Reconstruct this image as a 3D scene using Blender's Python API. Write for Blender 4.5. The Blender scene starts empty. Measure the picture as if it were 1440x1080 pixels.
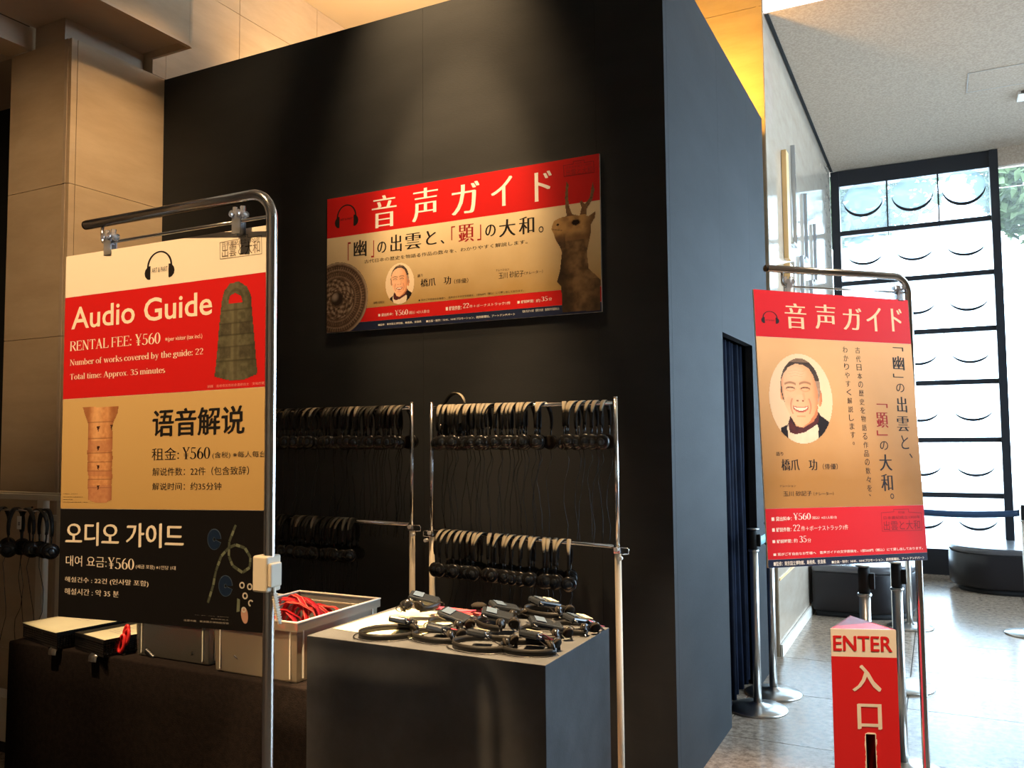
import bpy, bmesh, math, random
from mathutils import Vector, Matrix
random.seed(7)
PI = math.pi
S = bpy.context.scene
COL = S.collection

# ------------------------------------------------------------------ camera
cd = bpy.data.cameras.new('camera'); cam = bpy.data.objects.new('camera', cd); COL.objects.link(cam)
cd.sensor_width = 36; cd.lens = 1185/1440*36; cd.clip_start = .02; cd.clip_end = 200
CAMR = (Matrix.Rotation(math.radians(26.757), 3, 'Z') @ Matrix.Rotation(math.radians(93.496), 3, 'X')
        @ Matrix.Rotation(math.radians(-.528), 3, 'Z'))
cam.matrix_world = Matrix.Translation((0, 0, 1.5)) @ CAMR.to_4x4()
S.camera = cam
# ------------------------------------------------------------------ world, lamps, exposure
S.view_settings.view_transform = 'Standard'; S.view_settings.look = 'None'
S.view_settings.gamma = 1; S.view_settings.use_curve_mapping = False
S.view_settings.exposure = 0.0
W = bpy.data.worlds.new('sky'); S.world = W; W.use_nodes = True
bg = W.node_tree.nodes['Background']; bg.inputs[0].default_value = (.63, .83, 1, 1); bg.inputs[1].default_value = 15.5
S.cycles.max_bounces = 8; S.cycles.transparent_max_bounces = 16
S.cycles.sample_clamp_indirect = 6; S.cycles.caustics_reflective = False
def area(name, loc, rot, sx, sy, power=0, color=(1, 1, 1), portal=False, spread=180):
    l = bpy.data.lights.new(name, 'AREA'); l.shape = 'RECTANGLE'; l.size = sx; l.size_y = sy
    l.energy = power; l.color = color; l.spread = math.radians(spread)
    if portal: l.cycles.is_portal = True
    o = bpy.data.objects.new(name, l); COL.objects.link(o); o.location = loc; o.rotation_euler = rot
    return o
def spot(name, loc, target, power, color=(1, .74, .42), size=60, blend=.6, rad=.05):
    l = bpy.data.lights.new(name, 'SPOT'); l.energy = power; l.color = color
    l.spot_size = math.radians(size); l.spot_blend = blend; l.shadow_soft_size = rad
    o = bpy.data.objects.new(name, l); COL.objects.link(o); o.location = loc
    o.rotation_euler = (Vector(target)-Vector(loc)).to_track_quat('-Z', 'Y').to_euler()
    return o
# daylight openings: back glazing (looks to +Y) and side glazing (looks to +X)
area('portal_back', (1.8, 10.16, 2.25), (-PI/2, 0, 0), 5.4, 4.1, portal=True)
area('portal_side', (4.52, 7.2, 2.2), (0, PI/2, 0), 4.1, 5.2, portal=True)
WARM = (1, .66, .34)
# ceiling downlights of the lobby, with added fill spots among them
spot('downlight_wall', (-2.15, 2.98, 4.55), (-2.12, 3.5, 3.42), 430, WARM, 58, 1, .08)
spot('fill_poster', (-1.95, 2.45, 4.60), (-2.03, 3.45, 2.56), 430, WARM, 28, .7, .05)  # added spot to brighten the poster, no fixture of its own
spot('downlight_plinth', (-1.30, 2.18, 4.55), (-1.35, 2.28, .9), 3900, WARM, 20, .6, .04)
spot('downlight_table', (-2.7, .95, 4.55), (-2.22, 2.28, .80), 1300, WARM, 19, .7, .05)
spot('fill_rack', (-1.75, 2.55, 4.60), (-1.65, 3.17, 1.5), 620, WARM, 20, .9, .05)  # added spot lifting the headphone bands, no known lamp
spot('fill_baskets', (-3.1, 1.35, 4.50), (-2.98, 2.36, .76), 900, WARM, 13, .7, .05)  # added spot so the basket papers come out bright
spot('downlight_sign', (-1.50, -.30, 4.50), (-1.56, 1.31, 1.53), 820, WARM, 17, .35, .05)
spot('downlight_column', (-2.3, 3.02, 4.60), (-4.04, 3.1, 2.7), 230, WARM, 40, 1, .05)
spot('downlight_aisle', (-2.5, .0, 3.62), (-4.4, 2.9, 2.5), 200, WARM, 38, 1, .05)
spot('downlight_entry', (.45, 2.0, 4.42), (-.26, 2.8, 1.62), 720, (1, .72, .48), 22, .6, .05)
spot('fill_sleeve', (.10, 1.9, 4.55), (-.22, 2.83, .65), 800, (1, .72, .48), 11, .5, .05)  # added spot that brightens the entrance sleeve alone
spot('fill_rear', (-1, -2, 4.5), (-1, -4, 1.8), 110, WARM, 110, 1, .1)  # added light on the rear wall for the chrome to mirror
spot('fill_rear_left', (-6, 0, 4.5), (-8, 0, 2), 130, WARM, 110, 1, .1)  # added light on the far left wall, also for chrome reflections
spot('fill_left', (-3.55, 4.3, 3.72), (-4.04, 4.4, 4.35), 32, (1, .64, .28), 140, 1, .06)  # added warm spot to make the left stone wall yellower
# uplights standing on the booth roof, grazing the stone behind
spot('uplight_corner', (-1.35, 5.45, 3.72), (-1.1, 6.0, 4.3), 75, (1, .53, .06), 150, 1, .06)
spot('uplight_middle', (-3.0, 4.6, 3.72), (-3.2, 5.2, 4.7), 90, (1, .62, .26), 160, 1, .06)

# ------------------------------------------------------------------ materials
MATS = {}
def mat(name, col, rough=.6, metal=0, spec=.5, trans=0, ior=1.45, emis=None, estr=0, alpha=1, coat=0):
    m = bpy.data.materials.new(name); m.use_nodes = True; b = m.node_tree.nodes['Principled BSDF']
    b.inputs['Base Color'].default_value = (*col, 1); b.inputs['Roughness'].default_value = rough
    b.inputs['Metallic'].default_value = metal; b.inputs['Specular IOR Level'].default_value = spec
    b.inputs['Transmission Weight'].default_value = trans; b.inputs['IOR'].default_value = ior
    b.inputs['Alpha'].default_value = alpha; b.inputs['Coat Weight'].default_value = coat
    if emis: b.inputs['Emission Color'].default_value = (*emis, 1); b.inputs['Emission Strength'].default_value = estr
    MATS[name] = m; return m
def noise(m, c1, c2, scale=5, detail=4, stretch=(1, 1, 1), lo=.35, hi=.65, bump=0, bscale=None, rough=.6, space='Object'):
    nt = m.node_tree; N = nt.nodes; L = nt.links; b = N['Principled BSDF']
    tc = N.new('ShaderNodeTexCoord'); mp = N.new('ShaderNodeMapping'); mp.inputs['Scale'].default_value = stretch
    if space == 'World':
        g = N.new('ShaderNodeNewGeometry'); L.new(g.outputs['Position'], mp.inputs[0])
    else: L.new(tc.outputs['Object'], mp.inputs[0])
    n = N.new('ShaderNodeTexNoise'); n.inputs['Scale'].default_value = scale; n.inputs['Detail'].default_value = detail
    n.inputs['Roughness'].default_value = rough; L.new(mp.outputs[0], n.inputs[0])
    r = N.new('ShaderNodeValToRGB'); r.color_ramp.elements[0].position = lo; r.color_ramp.elements[1].position = hi
    r.color_ramp.elements[0].color = (*c1, 1); r.color_ramp.elements[1].color = (*c2, 1)
    L.new(n.outputs[0], r.inputs[0]); L.new(r.outputs[0], b.inputs['Base Color'])
    if bump:
        n2 = N.new('ShaderNodeTexNoise'); n2.inputs['Scale'].default_value = bscale or scale*4; L.new(mp.outputs[0], n2.inputs[0])
        bp = N.new('ShaderNodeBump'); bp.inputs['Strength'].default_value = bump; bp.inputs['Distance'].default_value = .01
        L.new(n2.outputs[0], bp.inputs['Height']); L.new(bp.outputs[0], b.inputs['Normal'])
    return m
noise(mat('booth', (.05, .05, .05), .7, spec=.12), (.026, .028, .030), (.036, .038, .041), 1.2, 5, (1, 1, 3), .3, .7, .05, 60, space='World')
noise(mat('plinth', (.06, .06, .06), .7, spec=.12), (.060, .063, .067), (.084, .088, .094), 6, 6, bump=.05, bscale=120)
noise(mat('travertine', (.6, .47, .3), .55), (.50, .37, .235), (.62, .48, .32), 2.2, 8, (1.2, 1.2, 4.5), .3, .72, .04, 90, space='World')
noise(mat('travertine_pale', (.6, .5, .36), .6), (.50, .38, .27), (.60, .47, .34), 2.5, 7, (1, 1, 3), .3, .7, space='World')
mat('mortar', (.12, .085, .05), .9)
noise(mat('marble', (.6, .58, .55), .09, spec=.7), (.52, .41, .31), (.64, .54, .43), 3, 8, (1, 1, 3), .3, .75, space='World')
noise(mat('ceiling', (.6, .6, .6), .95), (.41, .315, .24), (.51, .41, .32), 55, 4, lo=.4, hi=.6, bump=.25, bscale=150, space='World')
mat('ceiling_lobby', (.6, .5, .38), .9)
noise(mat('granite', (.4, .37, .34), .2, spec=.5), (.15, .105, .075), (.56, .43, .32), 26, 8, lo=.32, hi=.66, rough=.75, space='World')
mat('joint', (.06, .055, .05), .8)
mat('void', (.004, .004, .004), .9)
mat('backdrop', (.30, .22, .14), .9)
mat('frame', (.02, .022, .028), .35)
mat('cream', (.93, .82, .66), .5); mat('white', (.9, .88, .84), .5); mat('peach', (1, .72, .5), .45)
mat('ink', (.012, .01, .01), .45); mat('crimson', (.35, .01, .012), .45); mat('maroon', (.20, .006, .012), .45)
mat('pink', (.9, .35, .3), .5); mat('bronze', (.16, .11, .06), .5); mat('grey', (.42, .38, .34), .5)
mat('red', (.62, .014, .014), .38, spec=.35); mat('paper_white', (.88, .84, .76), .38, spec=.35)
mat('black_print', (.008, .007, .007), .35); mat('navy', (.012, .02, .06), .4); mat('red_cool', (.66, .012, .022), .4)
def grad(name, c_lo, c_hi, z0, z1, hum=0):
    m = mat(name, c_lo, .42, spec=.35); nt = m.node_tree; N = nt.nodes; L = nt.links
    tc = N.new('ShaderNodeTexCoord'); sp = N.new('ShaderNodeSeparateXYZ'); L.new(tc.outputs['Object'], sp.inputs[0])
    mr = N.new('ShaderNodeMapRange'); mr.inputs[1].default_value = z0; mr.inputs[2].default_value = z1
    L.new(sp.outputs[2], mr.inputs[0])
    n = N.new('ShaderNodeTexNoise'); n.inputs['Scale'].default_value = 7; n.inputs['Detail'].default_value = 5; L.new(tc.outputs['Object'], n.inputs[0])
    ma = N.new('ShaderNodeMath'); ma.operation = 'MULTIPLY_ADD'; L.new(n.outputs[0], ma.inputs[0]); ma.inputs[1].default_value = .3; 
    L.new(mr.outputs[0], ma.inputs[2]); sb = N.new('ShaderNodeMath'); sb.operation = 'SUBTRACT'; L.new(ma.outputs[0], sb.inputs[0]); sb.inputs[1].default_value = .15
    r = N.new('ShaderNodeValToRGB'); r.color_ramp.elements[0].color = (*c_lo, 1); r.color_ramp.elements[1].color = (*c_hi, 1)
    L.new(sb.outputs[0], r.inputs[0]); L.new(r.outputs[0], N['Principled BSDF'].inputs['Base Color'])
grad('gold_left', (.58, .37, .135), (.66, .44, .18), .25, .5)
grad('gold_wall', (.46, .29, .10), (.88, .72, .46), .11, .5)
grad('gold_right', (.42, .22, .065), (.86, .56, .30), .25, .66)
mat('chrome', (.82, .80, .78), .14, 1); mat('steel', (.62, .60, .57), .28, 1); mat('chrome_dark', (.4, .38, .36), .2, 1)
mat('enamel', (.80, .70, .54), .45)
noise(mat('plastic_cream', (.85, .75, .58), .4), (.80, .70, .55), (.88, .78, .62), 3)
mat('black_plastic', (.012, .012, .013), .22, spec=.6); mat('black_matte', (.012, .012, .013), .7)
mat('black_band', (.010, .0095, .009), .42, spec=.35)
mat('foam', (.022, .019, .016), .95, spec=.1); mat('device', (.02, .024, .03), .12, spec=.8); mat('screen', (.09, .13, .19), .08, spec=.9)
mat('key', (.75, .66, .45), .5); mat('silver', (.75, .72, .68), .25, 1)
mat('lanyard', (.62, .012, .02), .55); mat('lanyard_edge', (.85, .25, .16), .5); mat('lanyard_pink', (.62, .05, .10), .5)
noise(mat('cloth', (.02, .016, .014), .95, spec=.08), (.008, .006, .0055), (.014, .010, .009), 60, 3, bump=.2, bscale=300)
noise(mat('curtain', (.008, .012, .03), .85, spec=.1), (.003, .005, .012), (.006, .010, .024), 8, 3)
noise(mat('sheet', (.86, .84, .62), .6), (.58, .56, .40), (.64, .62, .45), 4)
mat('leather', (.016, .014, .016), .35, spec=.4); mat('leather_top', (.10, .10, .11), .22, spec=.8)
mat('belt_blue', (.02, .05, .11), .5); mat('belt_cyan', (.30, .62, .72), .5)
mat('brass', (.90, .58, .26), .4, .2)
mat('band_tan', (.42, .36, .26), .5); mat('band_olive', (.07, .062, .045), .45); mat('relief', (.45, .46, .48), .15, .5)
mat('card_red', (.72, .018, .02), .4); mat('card_cream', (.93, .80, .62), .45)
mat('leaf', (.10, .17, .05), .7); mat('leaf_pale', (.09, .13, .05), .7); mat('bark', (.1, .07, .05), .9)
mat('paving', (.6, .58, .55), .8); mat('concrete', (.30, .31, .27), .8); mat('fascia_glow', (1, 1, 1), .5, emis=(.85, .93, 1), estr=2)
mat('haze_plastic', (.9, .85, .75), .35)
def two_mix(name, fac, trans_col, tl_col, gloss_rough):
    """thin clear sheet: see-through, scattering and glossy parts mixed"""
    m = bpy.data.materials.new(name); m.use_nodes = True; nt = m.node_tree; N = nt.nodes; L = nt.links; N.clear()
    o = N.new('ShaderNodeOutputMaterial'); t = N.new('ShaderNodeBsdfTransparent'); t.inputs[0].default_value = (*trans_col, 1)
    d = N.new('ShaderNodeBsdfTranslucent'); d.inputs[0].default_value = (*tl_col, 1)
    d2 = N.new('ShaderNodeBsdfDiffuse'); d2.inputs[0].default_value = (*tl_col, 1)
    g = N.new('ShaderNodeBsdfGlossy'); g.inputs['Roughness'].default_value = gloss_rough
    x0 = N.new('ShaderNodeMixShader'); L.new(d.outputs[0], x0.inputs[1]); L.new(d2.outputs[0], x0.inputs[2]); x0.inputs[0].default_value = .4
    x1 = N.new('ShaderNodeMixShader'); x1.inputs[0].default_value = fac; L.new(t.outputs[0], x1.inputs[1]); L.new(x0.outputs[0], x1.inputs[2])
    f = N.new('ShaderNodeFresnel'); f.inputs[0].default_value = 1.45
    x2 = N.new('ShaderNodeMixShader'); L.new(f.outputs[0], x2.inputs[0]); L.new(x1.outputs[0], x2.inputs[1]); L.new(g.outputs[0], x2.inputs[2])
    L.new(x2.outputs[0], o.inputs[0]); MATS[name] = m
two_mix('pane', .18, (.93, .97, 1), (.8, .9, .95), .08)
two_mix('pane_boss', .30, (.82, .90, .95), (.7, .82, .9), .08)
two_mix('pane_clear', .03, (.96, .98, 1), (.9, .95, 1), .02)
two_mix('bin', .34, (.97, .93, .86), (.98, .84, .64), .2)
two_mix('bin_clear', .12, (.97, .95, .9), (.9, .85, .75), .2)
two_mix('acrylic', .30, (.98, .98, 1), (.95, .95, .95), .06)
def vmat(name):
    m = mat(name, (1, 1, 1), .42, spec=.3); a = m.node_tree.nodes.new('ShaderNodeVertexColor'); a.layer_name = 'Col'
    m.node_tree.links.new(a.outputs[0], m.node_tree.nodes['Principled BSDF'].inputs['Base Color'])
vmat('print')

# ------------------------------------------------------------------ helpers
def empty(name, loc=(0, 0, 0), label=None, cat=None, group=None, kind=None, rot=None, mtx=None, parent=None):
    o = bpy.data.objects.new(name, None); COL.objects.link(o); o.empty_display_size = .1
    if mtx is not None: o.matrix_world = mtx
    else:
        o.location = loc
        if rot: o.rotation_euler = rot
    if parent: o.parent = parent
    return tag(o, label, cat, group, kind)
def tag(o, label=None, cat=None, group=None, kind=None):
    if label: o['label'] = label
    if cat: o['category'] = cat
    if group: o['group'] = group
    if kind: o['kind'] = kind
    return o
class MB:
    def __init__(s): s.bm = bmesh.new(); s.mats = []; s.cur = 0
    def m(s, name):
        if name not in s.mats: s.mats.append(name)
        s.cur = s.mats.index(name); return s
    def face(s, pts):
        f = s.bm.faces.new([s.bm.verts.new(p) for p in pts]); f.material_index = s.cur; return f
    def box(s, x0, y0, z0, x1, y1, z1, M=None, bev=0):
        P = [(x0, y0, z0), (x1, y0, z0), (x1, y1, z0), (x0, y1, z0), (x0, y0, z1), (x1, y0, z1), (x1, y1, z1), (x0, y1, z1)]
        v = [s.bm.verts.new(M @ Vector(p) if M else p) for p in P]; fs = []
        for q in ((0, 3, 2, 1), (4, 5, 6, 7), (0, 1, 5, 4), (1, 2, 6, 5), (2, 3, 7, 6), (3, 0, 4, 7)):
            f = s.bm.faces.new([v[i] for i in q]); f.material_index = s.cur; fs.append(f)
        if bev:
            e = list({e for f in fs for e in f.edges})
            r = bmesh.ops.bevel(s.bm, geom=e, offset=bev, segments=2, affect='EDGES', profile=.5)
            for f in r['faces']: f.material_index = s.cur
        return s
    def tube(s, pts, r, n=10, closed=False, ry=None, cap=True):
        """round (or r x ry flat) tube along a path"""
        pts = [Vector(p) for p in pts]; k = len(pts); rings = []; prev = None
        for i, p in enumerate(pts):
            a = pts[(i-1) % k] if (closed or i) else p; b = pts[(i+1) % k] if (closed or i < k-1) else p
            t = (b-a).normalized()
            if prev is None: u = t.orthogonal().normalized()
            else: u = (prev - t*prev.dot(t)).normalized()
            prev = u; w = t.cross(u); rr = r[i] if isinstance(r, (list, tuple)) else r
            rings.append([s.bm.verts.new(p + u*math.cos(2*PI*j/n)*rr + w*math.sin(2*PI*j/n)*(ry or rr)) for j in range(n)])
        for i in range(k if closed else k-1):
            A, B = rings[i], rings[(i+1) % k]
            for j in range(n):
                f = s.bm.faces.new((A[j], A[(j+1) % n], B[(j+1) % n], B[j])); f.material_index = s.cur; f.smooth = True
        if not closed and cap:
            for R, fl in ((rings[0], 1), (rings[-1], 0)):
                f = s.bm.faces.new(R[::-1] if fl else R); f.material_index = s.cur
        return s
    def lathe(s, prof, n=24, M=None, smooth=True):
        """profile [(r, z)] spun about z"""
        R = []
        for r, z in prof:
            R.append([s.bm.verts.new((M @ Vector((r*math.cos(2*PI*j/n), r*math.sin(2*PI*j/n), z))) if M else (r*math.cos(2*PI*j/n), r*math.sin(2*PI*j/n), z)) for j in range(n)])
        for i in range(len(R)-1):
            for j in range(n):
                f = s.bm.faces.new((R[i][j], R[i][(j+1) % n], R[i+1][(j+1) % n], R[i+1][j])); f.material_index = s.cur; f.smooth = smooth
        for q, fl in ((R[0], 1), (R[-1], 0)):
            f = s.bm.faces.new(q[::-1] if fl else q); f.material_index = s.cur
        return s
    def ribbon(s, pts, widths, nrm, th):
        """flat strip along pts; widths vector list (half width), thickness along nrm"""
        k = len(pts); Q = []
        for p, w in zip(pts, widths):
            p = Vector(p); w = Vector(w); nn = Vector(nrm(p)) if callable(nrm) else Vector(nrm)
            Q.append([s.bm.verts.new(p-w-nn*th/2), s.bm.verts.new(p+w-nn*th/2), s.bm.verts.new(p+w+nn*th/2), s.bm.verts.new(p-w+nn*th/2)])
        for i in range(k-1):
            for j in range(4):
                f = s.bm.faces.new((Q[i][j], Q[i][(j+1) % 4], Q[i+1][(j+1) % 4], Q[i+1][j])); f.material_index = s.cur; f.smooth = j in (0, 2)
        for q in (Q[0], Q[-1][::-1]):
            f = s.bm.faces.new(q); f.material_index = s.cur
        return s
    def prism(s, poly, y0, y1, fill_only=False):
        """polygon in x,z extruded from y0 (front) to y1"""
        A = [s.bm.verts.new((x, y0, z)) for x, z in poly]
        f = s.bm.faces.new(A); f.material_index = s.cur
        if not fill_only:
            B = [s.bm.verts.new((x, y1, z)) for x, z in poly]
            f = s.bm.faces.new(B[::-1]); f.material_index = s.cur
            for i in range(len(A)):
                j = (i+1) % len(A); f = s.bm.faces.new((A[i], B[i], B[j], A[j])); f.material_index = s.cur
        return s
    def mesh(s, name):
        bmesh.ops.recalc_face_normals(s.bm, faces=s.bm.faces[:])
        me = bpy.data.meshes.new(name); s.bm.to_mesh(me); s.bm.free()
        for m in (s.mats or ['grey']): me.materials.append(MATS[m])
        return me
    def build(s, name, parent=None, loc=None, **k):
        o = bpy.data.objects.new(name, s.mesh(name)); COL.objects.link(o)
        if parent: o.parent = parent
        if loc: o.location = loc
        return tag(o, **k)
def B(m): return MB().m(m)
def share(name, me, parent=None, loc=(0, 0, 0), rot=None):
    o = bpy.data.objects.new(name, me); COL.objects.link(o); o.location = loc
    if rot: o.rotation_euler = rot
    if parent: o.parent = parent
    return o
KIDS = {}
def kids(o):
    return [c for c in bpy.data.objects if c.parent == o]
def copy_tree(src, cache=None, parent=None):
    c = src.copy(); COL.objects.link(c); c.parent = parent
    if src.name not in KIDS: KIDS[src.name] = kids(src)
    for ch in KIDS[src.name]: copy_tree(ch, None, c)
    return c
def arc(cx, cy, r, a0, a1, n, f):
    return [f(cx+r*math.cos(a0+(a1-a0)*i/n), cy+r*math.sin(a0+(a1-a0)*i/n)) for i in range(n+1)]

# ------------------------------------------------------------------ lettering
# roman letters with thick uprights, hairlines and serifs: v upright (x,y0,y1,serifs 1 foot 2 head 4 flag), h hairline, d diagonal, a bowl, o dot
ROM = {
'R': (5.2, [('v', 1.1, 0, 7, 3), ('h', 6.85, 1, 3), ('h', 3.6, 1, 3), ('a', 2.9, 5.2, 1.45, 1.65, -90, 90), ('d', 2.6, 3.5, 4.8, 0, .8), ('h', .1, 4.3, 5.3)]),
'E': (4.9, [('v', 1.1, 0, 7, 3), ('h', 6.85, 1, 4.3), ('h', 3.6, 1, 3.3), ('h', .15, 1, 4.5), ('d', 4.3, 6.9, 4.3, 5.7, .25), ('d', 4.6, .1, 4.7, 1.6, .3), ('d', 3.4, 4.3, 3.4, 2.9, .25)]),
'F': (4.5, [('v', 1.1, 0, 7, 3), ('h', 6.85, 1, 4.1), ('h', 3.5, 1, 3.2), ('d', 4.1, 6.9, 4.1, 5.6, .3), ('d', 3.3, 4.2, 3.3, 2.8, .25)]),
'N': (5.8, [('v', 1.0, 0, 7, 0), ('h', .12, .3, 1.7), ('h', 6.88, .2, 1.3), ('d', 1.0, 6.9, 4.7, 0, .9), ('d', 4.7, 0, 4.7, 7, .3), ('h', 6.88, 4, 5.4)], .3),
'T': (5, [('v', 2.5, 0, 7, 1), ('h', 6.85, .4, 4.6), ('d', .45, 6.9, .4, 5.5, .3), ('d', 4.55, 6.9, 4.6, 5.5, .3)]),
'A': (5.6, [('d', .9, 0, 2.7, 7, .35), ('d', 2.7, 7, 4.7, 0, .95), ('h', 2.4, 1.5, 4), ('h', .1, .2, 1.7), ('h', .1, 3.8, 5.5)]),
'L': (4.6, [('v', 1.1, 0, 7, 3), ('h', .15, 1, 4.3), ('d', 4.3, .1, 4.4, 1.7, .35)]),
'u': (4, [('v', .9, .6, 4.6, 4), ('a', 2, 1.2, 1.1, 1.1, 180, 300), ('v', 3.1, 0, 4.6, 4), ('h', .1, 3, 3.9)]),
'm': (6.2, [('v', .9, 0, 4.6, 5), ('a', 2, 3.3, 1.1, 1.3, 20, 160), ('v', 3.1, 0, 3.6, 1), ('a', 4.2, 3.3, 1.1, 1.3, 20, 160), ('v', 5.3, 0, 3.6, 1)]),
'n': (4.2, [('v', .9, 0, 4.6, 5), ('a', 2, 3.3, 1.1, 1.3, 20, 160), ('v', 3.1, 0, 3.6, 1)]),
'r': (3, [('v', .9, 0, 4.6, 5), ('a', 2, 3.3, 1.1, 1.3, 60, 160), ('o', 2.5, 4.1)]),
'h': (4.2, [('v', .9, 0, 7.2, 5), ('a', 2, 3.3, 1.1, 1.3, 20, 160), ('v', 3.1, 0, 3.6, 1)]),
'b': (4.1, [('v', .8, 0, 7.2, 4), ('a', 1.9, 2.3, 1.4, 2.3, -150, 150)]),
'p': (4.2, [('v', .9, -2.2, 4.6, 5), ('a', 2, 2.3, 1.4, 2.3, -150, 150)]),
'd': (4.2, [('v', 3.2, 0, 7.2, 4), ('a', 2, 2.3, 1.4, 2.3, 30, 330), ('h', .1, 3.2, 4)]),
'e': (3.6, [('a', 1.9, 2.3, 1.4, 2.3, 10, 325), ('h', 2.7, .8, 3.2)]),
'c': (3.4, [('a', 1.9, 2.3, 1.4, 2.3, 50, 320), ('o', 2.8, 3.9)]),
'o': (3.9, [('a', 1.95, 2.3, 1.4, 2.3, 0, 360)]),
'g': (3.8, [('a', 1.8, 3.1, 1.1, 1.4, 0, 360), ('a', 1.9, -.7, 1.4, 1.1, 0, 360), ('d', 1.2, 1.7, 1.2, .6, .5), ('h', 4.3, 2.4, 3.7)]),
'f': (2.7, [('v', 1.1, 0, 6, 1), ('a', 2, 5.9, .95, 1.1, 50, 180), ('h', 4.4, .3, 2.3)]),
't': (2.5, [('v', 1.1, .5, 6, 0), ('a', 1.8, .8, .8, .8, 190, 320), ('h', 4.4, .3, 2.3)]),
'i': (2, [('v', 1, 0, 4.6, 5), ('o', 1, 6.3)]),
'l': (2, [('v', 1, 0, 7.2, 5)]),
'a': (3.7, [('a', 1.6, 3.3, 1.2, 1.3, 20, 160), ('v', 2.7, .3, 3.6, 0), ('a', 1.7, 1.3, 1.1, 1.3, 20, 340), ('h', .15, 2.6, 3.6)]),
's': (3, [('a', 1.4, 3.5, .8, 1.05, 40, 270), ('a', 1.5, 1.2, .95, 1.15, -140, 90)]),
'k': (4.1, [('v', .9, 0, 7.2, 5), ('d', 1.2, 2, 3.1, 4.5, .3), ('d', 1.9, 2.8, 3.6, 0, .75), ('h', .1, 3, 4.1), ('h', 4.5, 2.6, 3.6)]),
'v': (3.9, [('d', .8, 4.6, 2.1, 0, .75), ('d', 2.1, 0, 3.2, 4.6, .3), ('h', 4.5, .2, 1.5), ('h', 4.5, 2.7, 3.8)]),
'w': (5.8, [('d', .8, 4.6, 1.9, 0, .75), ('d', 1.9, 0, 2.9, 4.6, .3), ('d', 2.9, 4.6, 4, 0, .75), ('d', 4, 0, 5, 4.6, .3), ('h', 4.5, .2, 1.5), ('h', 4.5, 4.5, 5.6)]),
'y': (3.9, [('d', .8, 4.6, 2.1, 0, .75), ('d', 1.4, -2.1, 3.2, 4.6, .3), ('h', 4.5, .2, 1.5), ('h', 4.5, 2.7, 3.8), ('o', 1, -1.8)]),
'x': (3.9, [('d', .7, 4.6, 3.1, 0, .75), ('d', .8, 0, 3, 4.6, .3), ('h', 4.5, .2, 1.4), ('h', 4.5, 2.5, 3.6), ('h', .1, .2, 1.4), ('h', .1, 2.5, 3.7)]),
'0': (4, [('a', 2, 3.4, 1.4, 3.4, 0, 360)]),
'2': (4, [('a', 1.9, 5, 1.3, 1.8, -20, 165), ('d', 3.1, 4.4, .7, .4, .45), ('h', .35, .6, 3.5), ('h', .6, .6, 3.5)]),
'3': (4, [('a', 1.8, 5.2, 1.2, 1.5, -70, 155), ('a', 1.7, 1.9, 1.5, 1.9, -150, 80), ('h', 3.7, 1.4, 2.2)]),
'5': (4, [('h', 6.6, 1.1, 3.4), ('h', 6.4, 1.1, 3.4), ('d', 1.1, 6.7, .9, 3.7, .3), ('a', 1.7, 2.1, 1.6, 2.1, -150, 120)]),
'6': (4, [('a', 2.1, 2.1, 1.4, 2.1, 0, 360), ('a', 2.9, 2.6, 2.2, 4.2, 95, 180)]),
'¥': (4.6, [('d', .8, 6.9, 2.3, 3.4, .75), ('d', 3.9, 6.9, 2.3, 3.4, .3), ('v', 2.3, 0, 3.5, 1), ('h', 3, .9, 3.7), ('h', 2, .9, 3.7), ('h', 6.9, .2, 1.6), ('h', 6.9, 3.2, 4.5)]),
':': (1.8, [('o', .9, .5), ('o', .9, 4)]), '.': (1.8, [('o', .9, .5)]), ' ': (1.9, []),
}
def roman_faces(txt, bold=1.15):
    out = []; x = 0
    def quad(ax, ay, bx, by, w):
        dx, dy = bx-ax, by-ay; l = math.hypot(dx, dy) or 1; nx, ny = -dy/l*w/2, dx/l*w/2
        out.append([(x+ax+nx, ay+ny), (x+ax-nx, ay-ny), (x+bx-nx, by-ny), (x+bx+nx, by+ny)])
    for ch in txt:
        g = ROM.get(ch, ROM[' ']); tw = (g[2] if len(g) > 2 else .85)*bold
        for q in g[1]:
            if q[0] == 'v':
                _, a, y0, y1, sf = q; quad(a, y0, a, y1, tw)
                if sf & 1: quad(a-.85, y0+.12, a+.85, y0+.12, .25)
                if sf & 2: quad(a-.85, y1-.12, a+.85, y1-.12, .25)
                if sf & 4: quad(a-.85, y1-.35, a, y1-.12, .3)
            elif q[0] == 'h': quad(q[2], q[1], q[3], q[1], .32)
            elif q[0] == 'd': quad(*q[1:5], q[5]*(bold if q[5] > .5 else 1.1))
            elif q[0] == 'o': out.append([(x+q[1]+.5*math.cos(k*PI/4), q[2]+.5*math.sin(k*PI/4)) for k in range(8)])
            else:
                _, cx, cy, rx, ry, a0, a1 = q; n = max(4, int(abs(a1-a0)/18))
                prev = None
                for i in range(n+1):
                    t = math.radians(a0+(a1-a0)*i/n); c, s = math.cos(t), math.sin(t); w = .3+.62*bold*abs(c)**1.5
                    p = (x+cx+(rx-.0)*c, cy+(ry-.12)*s); L = math.hypot(c/rx, s/ry); n_ = (c/rx/L, s/ry/L)
                    a = (p[0]+n_[0]*w/2, p[1]+n_[1]*w/2); b = (p[0]-n_[0]*w/2, p[1]-n_[1]*w/2)
                    if prev: out.append([prev[0], prev[1], b, a])
                    prev = (a, b)
        x += g[0]
    return out
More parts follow.
